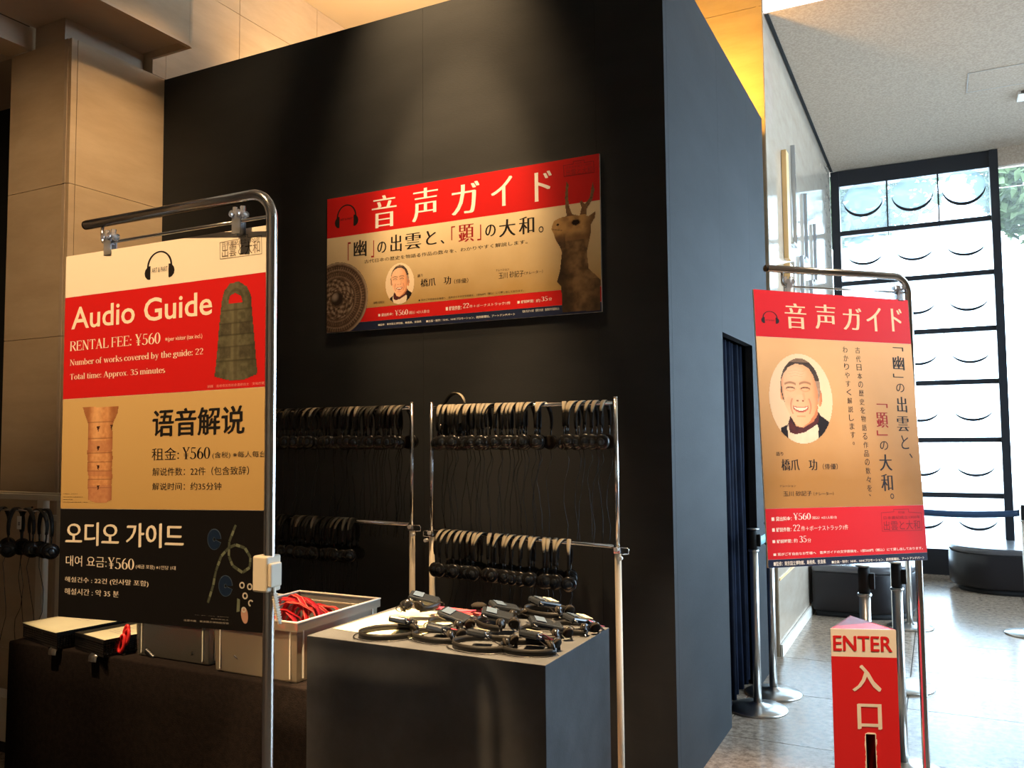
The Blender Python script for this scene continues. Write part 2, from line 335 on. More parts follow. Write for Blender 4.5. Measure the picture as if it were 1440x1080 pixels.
def glyph_faces(txt, style):
    """faces of a run set in the face that ships inside Blender; style n plain, m fine brush-like, M strong uprights, b / B bold"""
    c = bpy.data.curves.new('run', 'FONT'); c.body = txt; c.size = 1; c.resolution_u = 3
    c.offset = {'n': 0, 'm': -.006, 'M': -.012, 'b': .012, 'B': 0}.get(style, 0)
    o = bpy.data.objects.new('run', c); COL.objects.link(o)
    bpy.context.view_layer.update()
    me = bpy.data.meshes.new_from_object(o.evaluated_get(bpy.context.evaluated_depsgraph_get()))
    vs = [v.co.copy() for v in me.vertices]; fs = [tuple(p.vertices) for p in me.polygons]
    bpy.data.objects.remove(o); bpy.data.curves.remove(c); bpy.data.meshes.remove(me)
    out = []
    sh = {'m': (0, .022), 'M': (0, .024, .048, .066), 'B': (0, .016, .032, .048)}.get(style, (0,))   # slid copies thicken the uprights
    for k, d in enumerate(sh):
        for f in fs: out.append([(vs[i].x+d, vs[i].y+(d*.5 if style == 'B' else 0), k) for i in f])
    return out
def lettering(txt, style, u0, v0, u1, v1, y, col, parent, name='lettering', scale=.001):
    F = roman_faces(txt) if style == 's' else glyph_faces(txt, style)
    xs = [p[0] for f in F for p in f]; ys = [p[1] for f in F for p in f]
    x0, x1, y0, y1 = min(xs), max(xs), min(ys), max(ys)
    sx = (u1-u0)/(x1-x0)*scale; sy = (v1-v0)/max(y1-y0, 1e-6)*scale
    verts = []; faces = []
    for f in F:
        b = len(verts); verts += [((p[0]-x0)*sx+u0*scale, y-.00005*(p[2] if len(p) > 2 else 0), (p[1]-y0)*sy+v0*scale) for p in f]; faces.append(tuple(range(b, b+len(f))))
    me = bpy.data.meshes.new(name); me.from_pydata(verts, [], faces); me.materials.append(MATS[col]); me.update()
    o = bpy.data.objects.new(name, me); COL.objects.link(o); o.parent = parent
    return o
# ------------------------------------------------------------------ flat printed pictures as coloured cells
def mixc(a, b, t): return tuple(a[i]*(1-t)+b[i]*t for i in range(3))
def sstep(a, b, x):
    if a == b: return float(x > a)
    t = max(0, min(1, (x-a)/(b-a))); return t*t*(3-2*t)
def hash2(i, j): 
    s = math.sin(i*127.1+j*311.7)*43758.5453; return s-math.floor(s)
def vn(x, y):
    i, j = math.floor(x), math.floor(y); fx, fy = x-i, y-j; fx = fx*fx*(3-2*fx); fy = fy*fy*(3-2*fy)
    return (hash2(i, j)*(1-fx)+hash2(i+1, j)*fx)*(1-fy)+(hash2(i, j+1)*(1-fx)+hash2(i+1, j+1)*fx)*fy
def fbm(x, y): return .55*vn(x, y)+.3*vn(2*x+7, 2*y+3)+.15*vn(4.1*x, 4.1*y+9)
def inpoly(x, y, P):
    c = False; j = len(P)-1
    for i in range(len(P)):
        if (P[i][1] > y) != (P[j][1] > y) and x < (P[j][0]-P[i][0])*(y-P[i][1])/(P[j][1]-P[i][1])+P[i][0]: c = not c
        j = i
    return c
def picture(name, u0, v0, u1, v1, nx, ny, fn, y, parent, scale=.001, clip=None, **k):
    """fn(u, v) -> colour or None; cells with no colour are left out; edge cells shrink onto the outline"""
    V = []; idx = {}; cols = []; faces = []
    def vert(i, j):
        if (i, j) not in idx:
            idx[(i, j)] = len(V); V.append(((u0+(u1-u0)*i/nx)*scale, y, (v0+(v1-v0)*j/ny)*scale))
            cols.append(None)
        return idx[(i, j)]
    for j in range(ny):
        for i in range(nx):
            u = u0+(u1-u0)*(i+.5)/nx; v = v0+(v1-v0)*(j+.5)/ny; c = fn(u, v)
            if c is None: continue
            q = (vert(i, j), vert(i+1, j), vert(i+1, j+1), vert(i, j+1)); faces.append((q, c))
    me = bpy.data.meshes.new(name); me.from_pydata(V, [], [f[0] for f in faces])
    a = me.color_attributes.new('Col', 'FLOAT_COLOR', 'CORNER'); d = []
    for q, c in faces: d += [c[0], c[1], c[2], 1]*4
    a.data.foreach_set('color', d); me.materials.append(MATS['print'])
    o = bpy.data.objects.new(name, me); COL.objects.link(o); o.parent = parent
    return tag(o, **k)
def poly_mesh(name, polys, y, m, parent, scale=.001, thick=.0003):
    b = B(m)
    for P in polys: b.prism([(x*scale, z*scale) for x, z in P], y, y+thick)
    return b.build(name, parent)
def headphone_logo(u0, v0, u1, v1, y, parent, m='ink'):
    W_, H_ = u1-u0, v1-v0; P = []; n = 20
    def P2(a, b): return (u0+a*W_, v0+b*H_)
    for i in range(n):   # the arch as quads
        t0, t1 = PI*i/n, PI*(i+1)/n
        P.append([P2(.5+.36*math.cos(t0), .45+.5*math.sin(t0)), P2(.5+.42*math.cos(t0), .45+.55*math.sin(t0)), P2(.5+.42*math.cos(t1), .45+.55*math.sin(t1)), P2(.5+.36*math.cos(t1), .45+.5*math.sin(t1))])
    for s in (1, -1):
        P.append([P2(.5+s*a, b) for a, b in ((.30, .02), (.30, .50), (.33, .50), (.40, .48), (.48, .36), (.5, .25), (.48, .13), (.41, .03), (.34, 0))])
    b = MB().m(m)
    for q in P: b.prism([(x*.001, z*.001) for x, z in q], y, y+.0002, True)
    return b.build('headphone_emblem', parent)
def outline(pts, w, y, m, parent, name='emblem_outline', scale=.001):
    b = MB().m(m); k = len(pts)
    for i in range(k):
        (x0, z0), (x1, z1) = pts[i], pts[(i+1) % k]; l = math.hypot(x1-x0, z1-z0); ex, ez = (x1-x0)/l*w/2, (z1-z0)/l*w/2
        b.prism([((x0-ex-ez)*scale, (z0-ez+ex)*scale), ((x0-ex+ez)*scale, (z0-ez-ex)*scale), ((x1+ex+ez)*scale, (z1+ez-ex)*scale), ((x1+ex-ez)*scale, (z1+ez+ex)*scale)], y, y+.0002, True)
    return b.build(name, parent)
TXT_L = [
  ('b','Audio Guide',23,663,449,716,'cream'),
  ('s','RENTAL FEE:',20,612,215,636,'cream'),
  ('s','¥560',227,611,302,637,'cream'),
  ('n','※(per visitor (tax incl.)',316,612,422,624,'cream'),
  ('s','Number of works covered by the guide: 22',21,574,425,593,'cream'),
  ('s','Total time: Approx. 35 minutes',22,541,317,559,'cream'),
  ('n','銅鐸\u3000島根県加茂岩倉遺跡出土\u3000文化庁蔵',438,505,590,511,'pink'),
  ('n','ART & PART',274,772,320,783,'ink'),
  ('n','特別展',523,822,540,826,'bronze'),
  ('n','日本書紀成立1300年',476,808,577,818,'bronze'),
  ('n','出雲と大和',475,784,577,811,'bronze'),
  ('B','语音解说',282,404,539,465,'ink'),
  ('m','租金:',281,353,360,380,'ink'),
  ('s','¥560',370,354,447,380,'ink'),
  ('n','(含税) ※每人每台',453,353,595,368,'ink'),
  ('m','解说件数：22件（包含致辞）',284,319,551,337,'ink'),
  ('m','解说时间：约35分钟',284,288,478,304,'ink'),
  ('n','特殊器台\u3000弥生時代',8,279,56,281,'ink'),
  ('n','岡山県宮山遺跡出土',9,272,73,274,'ink'),
  ('n','総社市蔵',9,266,40,268,'ink'),
  ('n','岡山県立博物館保管\u3000複製',9,260,88,262,'ink'),
  ('B','오디오 가이드',19,163,376,216,'cream'),
  ('m','대여 요금:',22,116,151,140,'cream'),
  ('s','¥560',155,114,234,139,'cream'),
  ('m','(세금 포함) ※1인당 1대',239,116,354,126,'cream'),
  ('m','해설건수 : 22건 (인사말 포함)',20,78,277,92,'cream'),
  ('m','해설시간 : 약 35 분',20,52,190,66,'cream'),
  ('n','勾玉、管玉、切子玉\u3000重要文化財',408,26,500,27,'grey'),
  ('n','島根県出土',453,20,500,22,'grey'),
  ('n','出雲市蔵\u3000東京国立博物館保管',379,12,500,16,'grey'),
]
TXT_P = [
  ('M','音',285,512,436,675,'white'),
  ('M','声',528,515,678,678,'white'),
  ('M','ガ',754,520,908,671,'white'),
  ('M','イ',970,531,1082,669,'white'),
  ('M','ド',1195,528,1282,663,'white'),
  ('n','ART & PART',87,577,163,588,'ink'),
  ('n','特別展',1398,672,1428,679,'crimson'),
  ('n','日本書紀成立1300年',1352,657,1475,668,'crimson'),
  ('n','出雲と大和',1352,623,1477,653,'crimson'),
  ('m','「',135,366,154,460,'crimson'),
  ('M','幽',172,378,253,464,'ink'),
  ('m','」',281,367,299,452,'crimson'),
  ('M','の',319,384,374,440,'ink'),
  ('M','出',399,380,466,466,'ink'),
  ('M','雲',486,383,580,461,'ink'),
  ('M','と',608,393,668,462,'ink'),
  ('M','、',691,390,713,408,'ink'),
  ('m','「',751,401,773,468,'crimson'),
  ('M','顕',791,385,876,468,'crimson'),
  ('m','」',894,384,915,458,'crimson'),
  ('M','の',937,396,993,451,'ink'),
  ('M','大',1010,386,1096,466,'ink'),
  ('M','和',1113,385,1192,465,'ink'),
  ('n','。',1213,383,1238,412,'ink'),
  ('m','古代日本の歴史を物語る作品の数々を、わかりやすく解説します。',239,340,1156,359,'ink'),
  ('m','語り',559,240,589,255,'ink'),
  ('M','橋爪\u3000功',576,190,749,229,'ink'),
  ('m','（俳優）',766,189,844,211,'ink'),
  ('m','ナレーション',991,226,1061,237,'ink'),
  ('m','玉川 砂記子',1006,190,1136,220,'ink'),
  ('m','（ナレーター）',1139,197,1232,212,'ink'),
  ('m','● 耳がご不自由なお客様へ\u3000音声ガイドの文字原稿を、1部560円（税込）にて貸し出しております。',564,120,1135,131,'ink'),
  ('b','■ 貸出料金：',325,62,414,78,'white'),
  ('s','¥560',426,61,503,88,'white'),
  ('m','（税込）※お1人様1台',508,61,626,77,'white'),
  ('b','■ 解説件数：',719,62,806,83,'white'),
  ('s','22',814,68,846,91,'white'),
  ('m','件＋ボーナストラック1件',849,67,1066,81,'white'),
  ('b','■ 解説時間：',1102,66,1187,81,'white'),
  ('m','約',1196,65,1217,80,'white'),
  ('s','35',1222,68,1254,89,'white'),
  ('m','分',1259,68,1275,82,'white'),
  ('b','■監修：東京国立博物館、島根県、奈良県',324,16,580,27,'white'),
  ('b','■企画・制作：NHK、NHKプロモーション、読売新聞社、アートアンドパート',608,14,1089,26,'white'),
  ('n','埴輪 見返りの鹿\u3000重要文化財\u3000島根県平所遺跡出土',1127,23,1311,35,'white'),
  ('n','三角縁神獣鏡\u3000奈良県黒塚古墳出土',293,128,365,141,'ink'),
]
TXT_R = [
  ('M','音',109,724,189,804,'peach'),
  ('M','声',221,728,300,807,'peach'),
  ('M','ガ',328,730,402,802,'peach'),
  ('M','イ',420,730,480,808,'peach'),
  ('M','ド',520,733,564,809,'peach'),
  ('n','ART & PART',37,744,71,748,'ink'),
  ('m','﹁',517,668,559,681,'ink'),
  ('m','﹂',510,582,552,594,'ink'),
  ('m','﹁',436,482,479,495,'crimson'),
  ('m','﹂',429,394,472,410,'crimson'),
  ('M','幽',513,606,559,652,'ink'),
  ('m','の',519,534,552,562,'ink'),
  ('M','出',517,469,557,519,'ink'),
  ('M','雲',511,408,560,456,'ink'),
  ('m','と',523,351,553,395,'ink'),
  ('m','、',552,322,564,337,'ink'),
  ('M','顕',431,419,477,467,'crimson'),
  ('m','の',438,348,470,376,'ink'),
  ('M','大',431,283,480,334,'ink'),
  ('M','和',432,219,478,272,'ink'),
  ('n','。',464,194,479,211,'ink'),
  ('m','古',367,655,386,675,'ink'),
  ('m','代',368,627,386,647,'ink'),
  ('m','日',368,600,387,620,'ink'),
  ('m','本',369,572,387,592,'ink'),
  ('m','の',370,545,388,565,'ink'),
  ('m','歴',370,518,389,537,'ink'),
  ('m','史',371,490,389,510,'ink'),
  ('m','を',371,463,390,483,'ink'),
  ('m','物',372,436,390,456,'ink'),
  ('m','語',373,408,391,428,'ink'),
  ('m','る',373,381,391,401,'ink'),
  ('m','作',374,354,392,374,'ink'),
  ('m','品',374,327,393,347,'ink'),
  ('m','の',375,300,393,320,'ink'),
  ('m','数',376,273,394,293,'ink'),
  ('m','々',376,246,394,266,'ink'),
  ('m','を',377,219,395,239,'ink'),
  ('n','、',382,204,390,210,'ink'),
  ('m','わ',319,655,337,675,'ink'),
  ('m','か',320,628,338,648,'ink'),
  ('m','り',320,601,339,621,'ink'),
  ('m','や',321,574,339,593,'ink'),
  ('m','す',322,547,340,566,'ink'),
  ('m','く',323,520,341,539,'ink'),
  ('m','解',324,493,342,512,'ink'),
  ('m','説',325,466,343,485,'ink'),
  ('m','し',326,439,344,459,'ink'),
  ('m','ま',326,412,344,432,'ink'),
  ('m','す',327,385,345,405,'ink'),
  ('n','。',333,364,341,373,'ink'),
  ('m','語り',49,330,74,342,'ink'),
  ('M','橋爪\u3000功',65,286,195,320,'ink'),
  ('m','（俳優）',215,288,271,306,'ink'),
  ('m','ナレーション',55,236,113,243,'ink'),
  ('m','玉川 砂記子',66,209,169,224,'ink'),
  ('m','（ナレーター）',175,209,249,220,'ink'),
  ('b','■ 貸出料金：',20,136,91,149,'white'),
  ('s','¥560',98,138,160,158,'white'),
  ('m','（税込）※お1人様1台',164,138,255,147,'white'),
  ('b','■ 解説件数：',20,104,88,117,'white'),
  ('s','22',94,105,119,124,'white'),
  ('m','件＋ボーナストラック1件',123,104,295,119,'white'),
  ('b','■ 解説時間：',19,71,89,82,'white'),
  ('m','約',94,71,107,83,'white'),
  ('s','35',114,71,140,90,'white'),
  ('m','分',143,70,156,82,'white'),
  ('b','■ 耳がご不自由なお客様へ\u3000音声ガイドの文字原稿を、1部560円（税込）にて貸し出しております。',20,34,577,43,'white'),
  ('b','■監修：東京国立博物館、島根県、奈良県',19,5,204,18,'white'),
  ('b','■企画・制作：NHK、NHKプロモーション、読売新聞社、アートアンドパート',226,4,580,13,'white'),
  ('n','特別展',490,148,515,155,'maroon'),
  ('n','日本書紀成立1300年',432,131,576,141,'maroon'),
  ('n','出雲と大和',430,97,573,126,'maroon'),
]
LOGO_L = [(469, 818), (521, 820), (521, 826), (544, 827), (545, 820), (581, 820), (582, 781), (470, 782)]
LOGO_P = [(1340, 676), (1387, 674), (1388, 686), (1440, 685), (1440, 673), (1485, 673), (1486, 622), (1342, 624)]
LOGO_R = [(424, 152), (474, 154), (473, 161), (532, 161), (531, 152), (582, 148), (579, 94), (423, 95)]
BELL = [(457, 529), (463, 573), (469, 640), (476, 694), (482, 712), (498, 726), (522, 728), (543, 715), (554, 696), (557, 662), (563, 608), (571, 533), (569, 527), (532, 517), (495, 519), (473, 524)]
BELL_HOLE = [(494, 683), (496, 698), (511, 705), (527, 697), (532, 682)]
HANIWA = [(66, 479), (179, 476), (176, 461), (164, 442), (160, 426), (163, 415), (162, 401), (161, 376), (164, 362), (161, 340), (164, 319), (161, 301), (163, 283), (162, 267), (147, 261), (113, 260), (90, 267), (89, 287), (86, 301), (89, 319), (85, 334), (86, 355), (83, 374), (86, 392), (84, 410), (84, 442), (74, 461)]
HANI_T = [(117, 427), (118, 382), (119, 339), (120, 294), (159, 429)]
MAGA = [(462, 185), (481, 186), (462, 164), (493, 89), (512, 90), (493, 67)]
BEADS = [(517, 216), (500, 181), (499, 151), (509, 132), (535, 119), (554, 130), (556, 150), (541, 169), (517, 175), (500, 169), (479, 151), (465, 120), (458, 90), (444, 53)]
RINGS = [(534, 93), (554, 91), (542, 72), (557, 58), (524, 52), (541, 33)]
DEER = [(1277, 392), (1281, 407), (1291, 428), (1315, 437), (1354, 443), (1349, 464), (1345, 527), (1353, 599), (1363, 587), (1360, 525), (1366, 480), (1380, 447), (1415, 436), (1425, 472), (1416, 500), (1426, 503), (1440, 484), (1464, 512), (1479, 580), (1487, 544), (1476, 501), (1449, 465), (1446, 433), (1456, 429), (1491, 448), (1486, 419), (1468, 392), (1466, 353), (1451, 289), (1446, 268), (1454, 197), (1508, 140), (1506, 7), (1326, 11), (1322, 129), (1301, 149), (1317, 201), (1327, 280), (1318, 308), (1299, 337), (1290, 363)]

# ================================================================== THE SETTING
XR, YF, YB, ZB, XL = -.995, 3.45, 5.776, 3.633, -4.04      # booth right face, front, back, top, left end
YS, ZC, ZH = 5.94, 4.46, 4.70                                 # stone wall behind, gallery ceiling, lobby ceiling
YW = 10.06; XE = 4.5; T = .82                                 # window wall, side glazing, floor tile

fl = empty('floor', kind='structure')
B('joint').box(-8, -4, -.06, XE, YW+.1, -.012).build('bedding', fl)
tile = B('granite').box(-T/2+.0025, -T/2+.0025, -.02, T/2-.0025, T/2-.0025, 0).mesh('floor_tile')
for i in range(-6, 6):
    for j in range(0, 13):
        cx = -.205+T*(i+.5); cy = 4.315+T*(j-4+.5)
        if cx+T/2 > XE+.3 or cy-T/2 > YW: continue
        if cy < 2.2 and cx < -2.2: pass
        share('floor_tile', tile, fl, (cx, cy, 0))
B('granite').box(-8, -4, -.02, -.205-6*T-.003, YW, 0).box(-.205-6*T, -4, -.02, XE, 4.315-4*T-.003, 0).build('floor_beyond', fl)

def panel_wall(name, parts, **k):
    r = empty(name, kind='structure')
    for p in parts: B(k['m']).box(*p).build('panel', r)
    return r
# booth of painted boards: front in four sheets, right side with a doorway
fx = [XL, -3.13, -2.22, -1.31, XR]
r = empty('wall_booth_front', kind='structure')
for a, b in zip(fx, fx[1:]): B('booth').box(a+.0006, YF, 0, b-.0006, YF+.045, ZB).build('panel', r)
r = empty('wall_booth_right', kind='structure')
B('booth').box(XR-.045, YF+.0455, 0, XR-.0003, 4.441, ZB).build('panel', r)
B('booth').box(XR-.045, 4.442, 2.034, XR-.0003, 5.24, ZB).build('panel', r)
B('booth').box(XR-.045, 5.241, 0, XR-.0003, YB, ZB).build('panel', r)
r = empty('wall_booth_back', kind='structure')
for a, b in ((XL, -2.6), (-2.6, XR-.046)): B('booth').box(a+.001, YB-.045, 0, b-.001, YB, ZB-.002).build('panel', r)
tag(B('booth').box(XL, YF+.046, 0, XL+.03, YB-.046, ZB-.002).build('wall_booth_left'), kind='structure')
tag(B('booth').box(XL+.031, YF+.046, ZB-.04, XR-.046, YB-.046, ZB-.002).build('ceiling_booth'), kind='structure')
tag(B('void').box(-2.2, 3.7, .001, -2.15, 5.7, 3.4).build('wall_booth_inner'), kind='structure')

# stone wall left of the lobby and stone wall behind the booth, in slabs with open joints
def slabs(name, axis, fixed, thick, us, zs, m='travertine', out=1):
    """axis 'x': wall lies along X at Y=fixed; axis 'y': along Y at X=fixed; slab front is at fixed"""
    r = empty(name, kind='structure'); g = .002
    lo, hi = fixed-out*thick, fixed-out*.004
    a0, a1, z0, z1 = us[0], us[-1], zs[0], zs[-1]; bk = fixed-out*(thick+.05)
    if axis == 'y': B('mortar').box(min(bk, fixed-out*.008), a0, z0, max(bk, fixed-out*.008), a1, z1).build('backing', r)
    else: B('mortar').box(a0, min(bk, fixed-out*.008), z0, a1, max(bk, fixed-out*.008), z1).build('backing', r)
    for i in range(len(us)-1):
        for k in range(len(zs)-1):
            b = B(m); p, q = min(lo, fixed), max(lo, fixed)
            if axis == 'y': b.box(p, us[i]+g, zs[k]+g, q, us[i+1]-g, zs[k+1]-g)
            else: b.box(us[i]+g, p, zs[k]+g, us[i+1]-g, q, zs[k+1]-g)
            b.build('stone_slab', r)
    return r
slabs('wall_left', 'y', XL-.002, .03, [3.46, 4.05, 4.83, 5.61, YS], [0, .40, 1.21, 2.04, 2.85, 3.53, 4.307, ZH])
slabs('wall_rear', 'x', YS, .03, [XL, -3.45, -2.63, -1.81, XR-.006], [0, .4, 1.21, 2.04, 2.86, 3.68, 4.503, ZH], out=-1)
# column
cx0, cx1, cy0, cy1, cz = -4.548, -4.04, 2.847, 3.456, 3.638
col = empty('column', (0, 0, 0), kind='structure')
B('mortar').box(cx0+.012, cy0+.012, 0, cx1-.012, cy1, cz).build('core', col)
zz = [0, .40, 1.21, 2.04, 2.85, cz]
for a, b in zip(zz, zz[1:]):
    B('travertine').box(cx0, cy0, a+.0015, cx1-.052, cy0+.012, b-.0015).build('stone_slab', col)
    B('travertine').box(cx1-.012, cy0+.040, a+.0015, cx1, cy1, b-.0015).build('stone_slab', col)
    B('travertine').box(cx0, cy0+.0125, a+.0015, cx0+.012, cy1, b-.0015).build('stone_slab', col)
    B('travertine_pale').prism([(cx1-.050, a+.0015), (cx1-.026, a+.0015), (cx1-.026, b-.0015), (cx1-.050, b-.0015)], cy0-.001, cy0+.011).build('corner_strip', col)
    B('travertine').box(cx1-.024, cy0+.004, a+.0015, cx1-.002, cy0+.038, b-.0015).build('corner_strip', col)
neck = B('travertine_pale').box(-4.36, cy0+.012, cz+.002, -4.112, 3.36, 3.765).build('column_neck', col)
slab = empty('wall_left_2', kind='structure')
B('travertine').box(-4.30, 3.365, cz+.002, XL-.0005, 3.458, ZH).build('stone_slab', slab)
# beams meeting over the column
def hollow(name, parts): 
    r = empty(name, kind='structure')
    for nm, m, p in parts: B(m).box(*p).build(nm, r)
    return r
hollow('beam', [('stone_slab', 'travertine', (-3.745, .2, 3.742, -3.725, 3.35, ZH)), ('edge_strip', 'travertine_pale', (-3.745, .2, 3.725, -3.718, 3.352, 3.740)),
    ('soffit_slab', 'travertine_pale', (-4.37, 1.9, 3.766, -3.746, 3.35, 3.79)), ('soffit_slab', 'travertine_pale', (-4.37, .2, 3.766, -3.746, 1.896, 3.79)),
    ('core', 'mortar', (-4.37, .2, 3.792, -3.746, 3.34, ZH)), ('stone_slab', 'travertine', (-4.04, 3.351, 3.725, -3.725, 3.37, ZH))])
hollow('beam_left', [('stone_slab', 'travertine_pale', (-4.395, .2, 3.655, -4.378, 2.855, 3.764)), ('edge_strip', 'travertine_pale', (-4.40, .2, 3.638, -4.372, 2.858, 3.653)),
    ('soffit_slab', 'travertine', (-4.565, .2, 3.64, -4.401, 2.846, 3.66)), ('core', 'mortar', (-4.565, .2, 3.661, -4.396, 2.846, 4.2))])
tag(B('travertine_pale').box(-7.9, 2.86, 3.64, cx0-.002, 3.3, ZH).build('lintel', kind='structure'))
tag(B('void').box(-7.9, 3.31, 0, cx0-.003, 3.4, ZH).build('passage_dark', kind='structure'))  # black sheet stands in for the darkness of the passage
# lobby shell behind the camera
tag(B('backdrop').box(-8, -4.1, 0, XE, -4.0, ZH).build('wall_front', kind='structure'))
tag(B('backdrop').box(-8.1, -4.1, 0, -8.0, 3.4, ZH).build('wall_far_left', kind='structure'))
tag(B('backdrop').box(XE, -4.1, 0, XE+.1, 4.4, ZH).build('wall_lobby_right', kind='structure'))
tag(B('ceiling_lobby').box(-8, -4, ZH+.001, XE, YS+.04, ZH+.08).build('ceiling_lobby', kind='structure'))
# gallery beyond: marble wall, speckled ceiling, white fascia made to glow on its front edge
cl = empty('ceiling', kind='structure')
B('ceiling').box(XR-.05, YS+.05, ZC, XE, YW+.2, ZC+.12).build('ceiling_slab', cl)
B('void').box(XR+.003, YS+.05, ZC-.006, XR+.03, YW, ZC-.0005).build('shadow_strip', cl)  # black strip painted in for the shade along the ceiling edge
h = B('ceiling'); h.box(.335, 7.80, ZC-.004, 1.05, 8.23, ZC-.0005).build('access_hatch', cl)
h = B('grey'); 
for a in ((.331, 7.79, 1.06, 7.797), (.331, 8.233, 1.06, 8.240), (.325, 7.79, .332, 8.24), (1.053, 7.79, 1.06, 8.24)): h.box(a[0], a[1], ZC-.005, a[2], a[3], ZC-.0003)
h.build('hatch_trim', cl)
tag(B('fascia_glow').box(XR, YS+.005, ZC+.004, XE, YS+.045, ZH-.002).build('trim_1', kind='structure'))  # fascia given emission to look brightly lit, not a lamp
mw = empty('wall_right', kind='structure')
B('mortar').box(XR-.05, YS+.04, 0, XR-.028, YW, ZC).build('backing', mw)
ys = [YS+.004, 7.2, 8.62, YW]; zs = [.08, 1.42, 2.84, ZC]
for a, b in zip(ys, ys[1:]):
    for c, d in zip(zs, zs[1:]): B('marble').box(XR-.027, a+.001, c+.0008, XR-.003, b-.001, d-.0008).build('marble_slab', mw)
B('travertine').box(XR-.045, YS-.001, 0, XR-.0275, YS+.035, ZC+.1).build('corner_strip', mw)
B('brass').box(XR-.0028, 5.98, .50, XR+.004, 6.66, .515).build('inlay_line', mw)
tag(B('paper_white').box(XR-.002, YS+.01, 0, XR+.014, YW, .078).build('baseboard_right', kind='structure'))
# relief strips climbing the marble wall
rl = empty('wall_relief', (XR, 7.0, 3.0), 'tall stepped relief of one brass bar and thin polished fins on the marble wall', 'wall relief')
B('brass').box(0, -.42, -.18, .035, -.30, .66).build('brass_bar', rl)
B('brass').box(0, -.45, -.60, .045, -.31, -.22).build('brass_block', rl)
B('brass').box(0, -.345, -2.46, .03, -.30, -2.32).build('brass_block', rl)
for y, z0, z1 in ((.08, .0, .85), (.42, -.62, .0), (.75, .0, .62), (.98, -.82, -.12), (1.35, -.1, .48), (1.70, -.9, -.20), (2.1, -1.0, -.35), (-.12, -1.1, -.15)):
    B('relief').box(0, y, z0, .03, y+.03, z1).build('fin', rl)
    B('relief').prism([(0, z0+.02), (.03, z0+.02), (.03, z0), (0, z0)], y-.16, y).build('hook', rl)

# ------------------------------------------------------------------ window wall with bossed panes
w = empty('window_1', (0, YW, 0), kind='structure')
PX = [-.905, -.412, .092, .580]; PZ = [.27, .83, 1.41, 2.02, 2.575, 3.165, 3.735, 4.28]
f = B('frame'); f.box(XR+.002, 0, 0, -.905, .14, ZC-.01); f.build('jamb', w)
B('frame').box(.580, -.02, 0, .66, .16, ZC-.01).build('post', w)
B('frame').box(-.904, 0, 4.275, .579, .14, ZC-.01).build('head', w)
B('frame').box(-.904, -.06, 0, .579, .14, .27).build('sill', w)
for z in PZ[1:-1]: B('frame').box(-.904, .0, z-.026, .579, .10, z+.026).build('transom', w)
for i in (1, 2):
    for k in range(len(PZ)-1):
        wd = .008 if k == len(PZ)-2 else .003
        B('frame').box(PX[i]-wd, .01, PZ[k]+.027, PX[i]+wd, .06, PZ[k+1]-(.027 if k < 6 else .0)).build('mullion', w)
def cap_mesh():
    b = B('pane_boss'); n = 28; R = .205; rings = []
    for q in range(5):
        r = R*math.cos(q/4*PI/2*.985); y = -.05*math.sin(q/4*PI/2)
        rings.append([b.bm.verts.new((r*math.cos(2*PI*j/n), y, r*math.sin(2*PI*j/n))) for j in range(n)])
    for i in range(4):
        for j in range(n):
            ff = b.bm.faces.new((rings[i][j], rings[i][(j+1) % n], rings[i+1][(j+1) % n], rings[i+1][j])); ff.smooth = True
    b.bm.faces.new(rings[-1])
    return b.mesh('boss')
bossme = cap_mesh()
def refraction_mesh(span, wid):  # dark crescent stands in for refraction at the boss's lower edge
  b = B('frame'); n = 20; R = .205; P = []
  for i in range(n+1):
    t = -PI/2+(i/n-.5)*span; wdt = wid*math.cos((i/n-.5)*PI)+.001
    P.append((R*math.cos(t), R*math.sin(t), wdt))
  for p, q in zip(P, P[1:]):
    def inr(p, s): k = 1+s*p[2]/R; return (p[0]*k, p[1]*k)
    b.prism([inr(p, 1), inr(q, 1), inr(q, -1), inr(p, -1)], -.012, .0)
  return b.mesh('boss_refraction')
rims = [refraction_mesh(2.25, .016), refraction_mesh(2.9, .018)]
for i in range(3):
    for k in range(7):
        x0, x1, z0, z1 = PX[i]+.009, PX[i+1]-.009, PZ[k]+.027, PZ[k+1]-.027
        if k == 6: z1 = 4.274
        pn = B('pane').box(x0, .03, z0, x1, .04, z1).build('pane', w)
        cx_, cz_ = (x0+x1)/2, z0+.345
        s = share('boss', bossme, pn, (cx_, .029, cz_)); s.scale = (1, .8, .80 if k < 6 else .9)
        s = share('boss_refraction', rims[k == 6], pn, (cx_, .028, cz_)); s.scale = (1, 1, .80 if k < 6 else .9)
w2 = empty('window_2', (0, YW, 0), kind='structure')
B('frame').box(.661, 0, 0, XE, .12, .10).build('sill', w2)
B('ceiling').box(.661, -.02, 4.27, XE, .12, ZC-.001).build('head', w2)
for k, z in enumerate((4.05,)): B('steel').box(.661, .03, z, XE, .05, z+.008).build('transom', w2)
for a, b_ in ((.662, 1.9), (1.96, 3.2), (3.26, 4.44)):
    B('pane_clear').box(a, .04, .11, b_, .052, 4.26).build('pane', w2)
    B('frame').box(b_+.001, .0, .11, b_+.058, .1, 4.26).build('mullion', w2)
w3 = empty('window_3', (XE, 0, 0), kind='structure')
B('frame').box(0, 4.4, 0, .12, YW, .12).build('sill', w3); B('frame').box(0, 4.4, 4.3, .12, YW, ZC).build('head', w3)
yy = [4.4, 5.8, 7.2, 8.6, YW]
for a, b_ in zip(yy, yy[1:]):
    B('pane_clear').box(.04, a+.03, .13, .052, b_-.03, 4.29).build('pane', w3)
    B('frame').box(0, b_-.029, .121, .1, b_+(.029 if b_ < YW else 0), 4.299).build('mullion', w3)
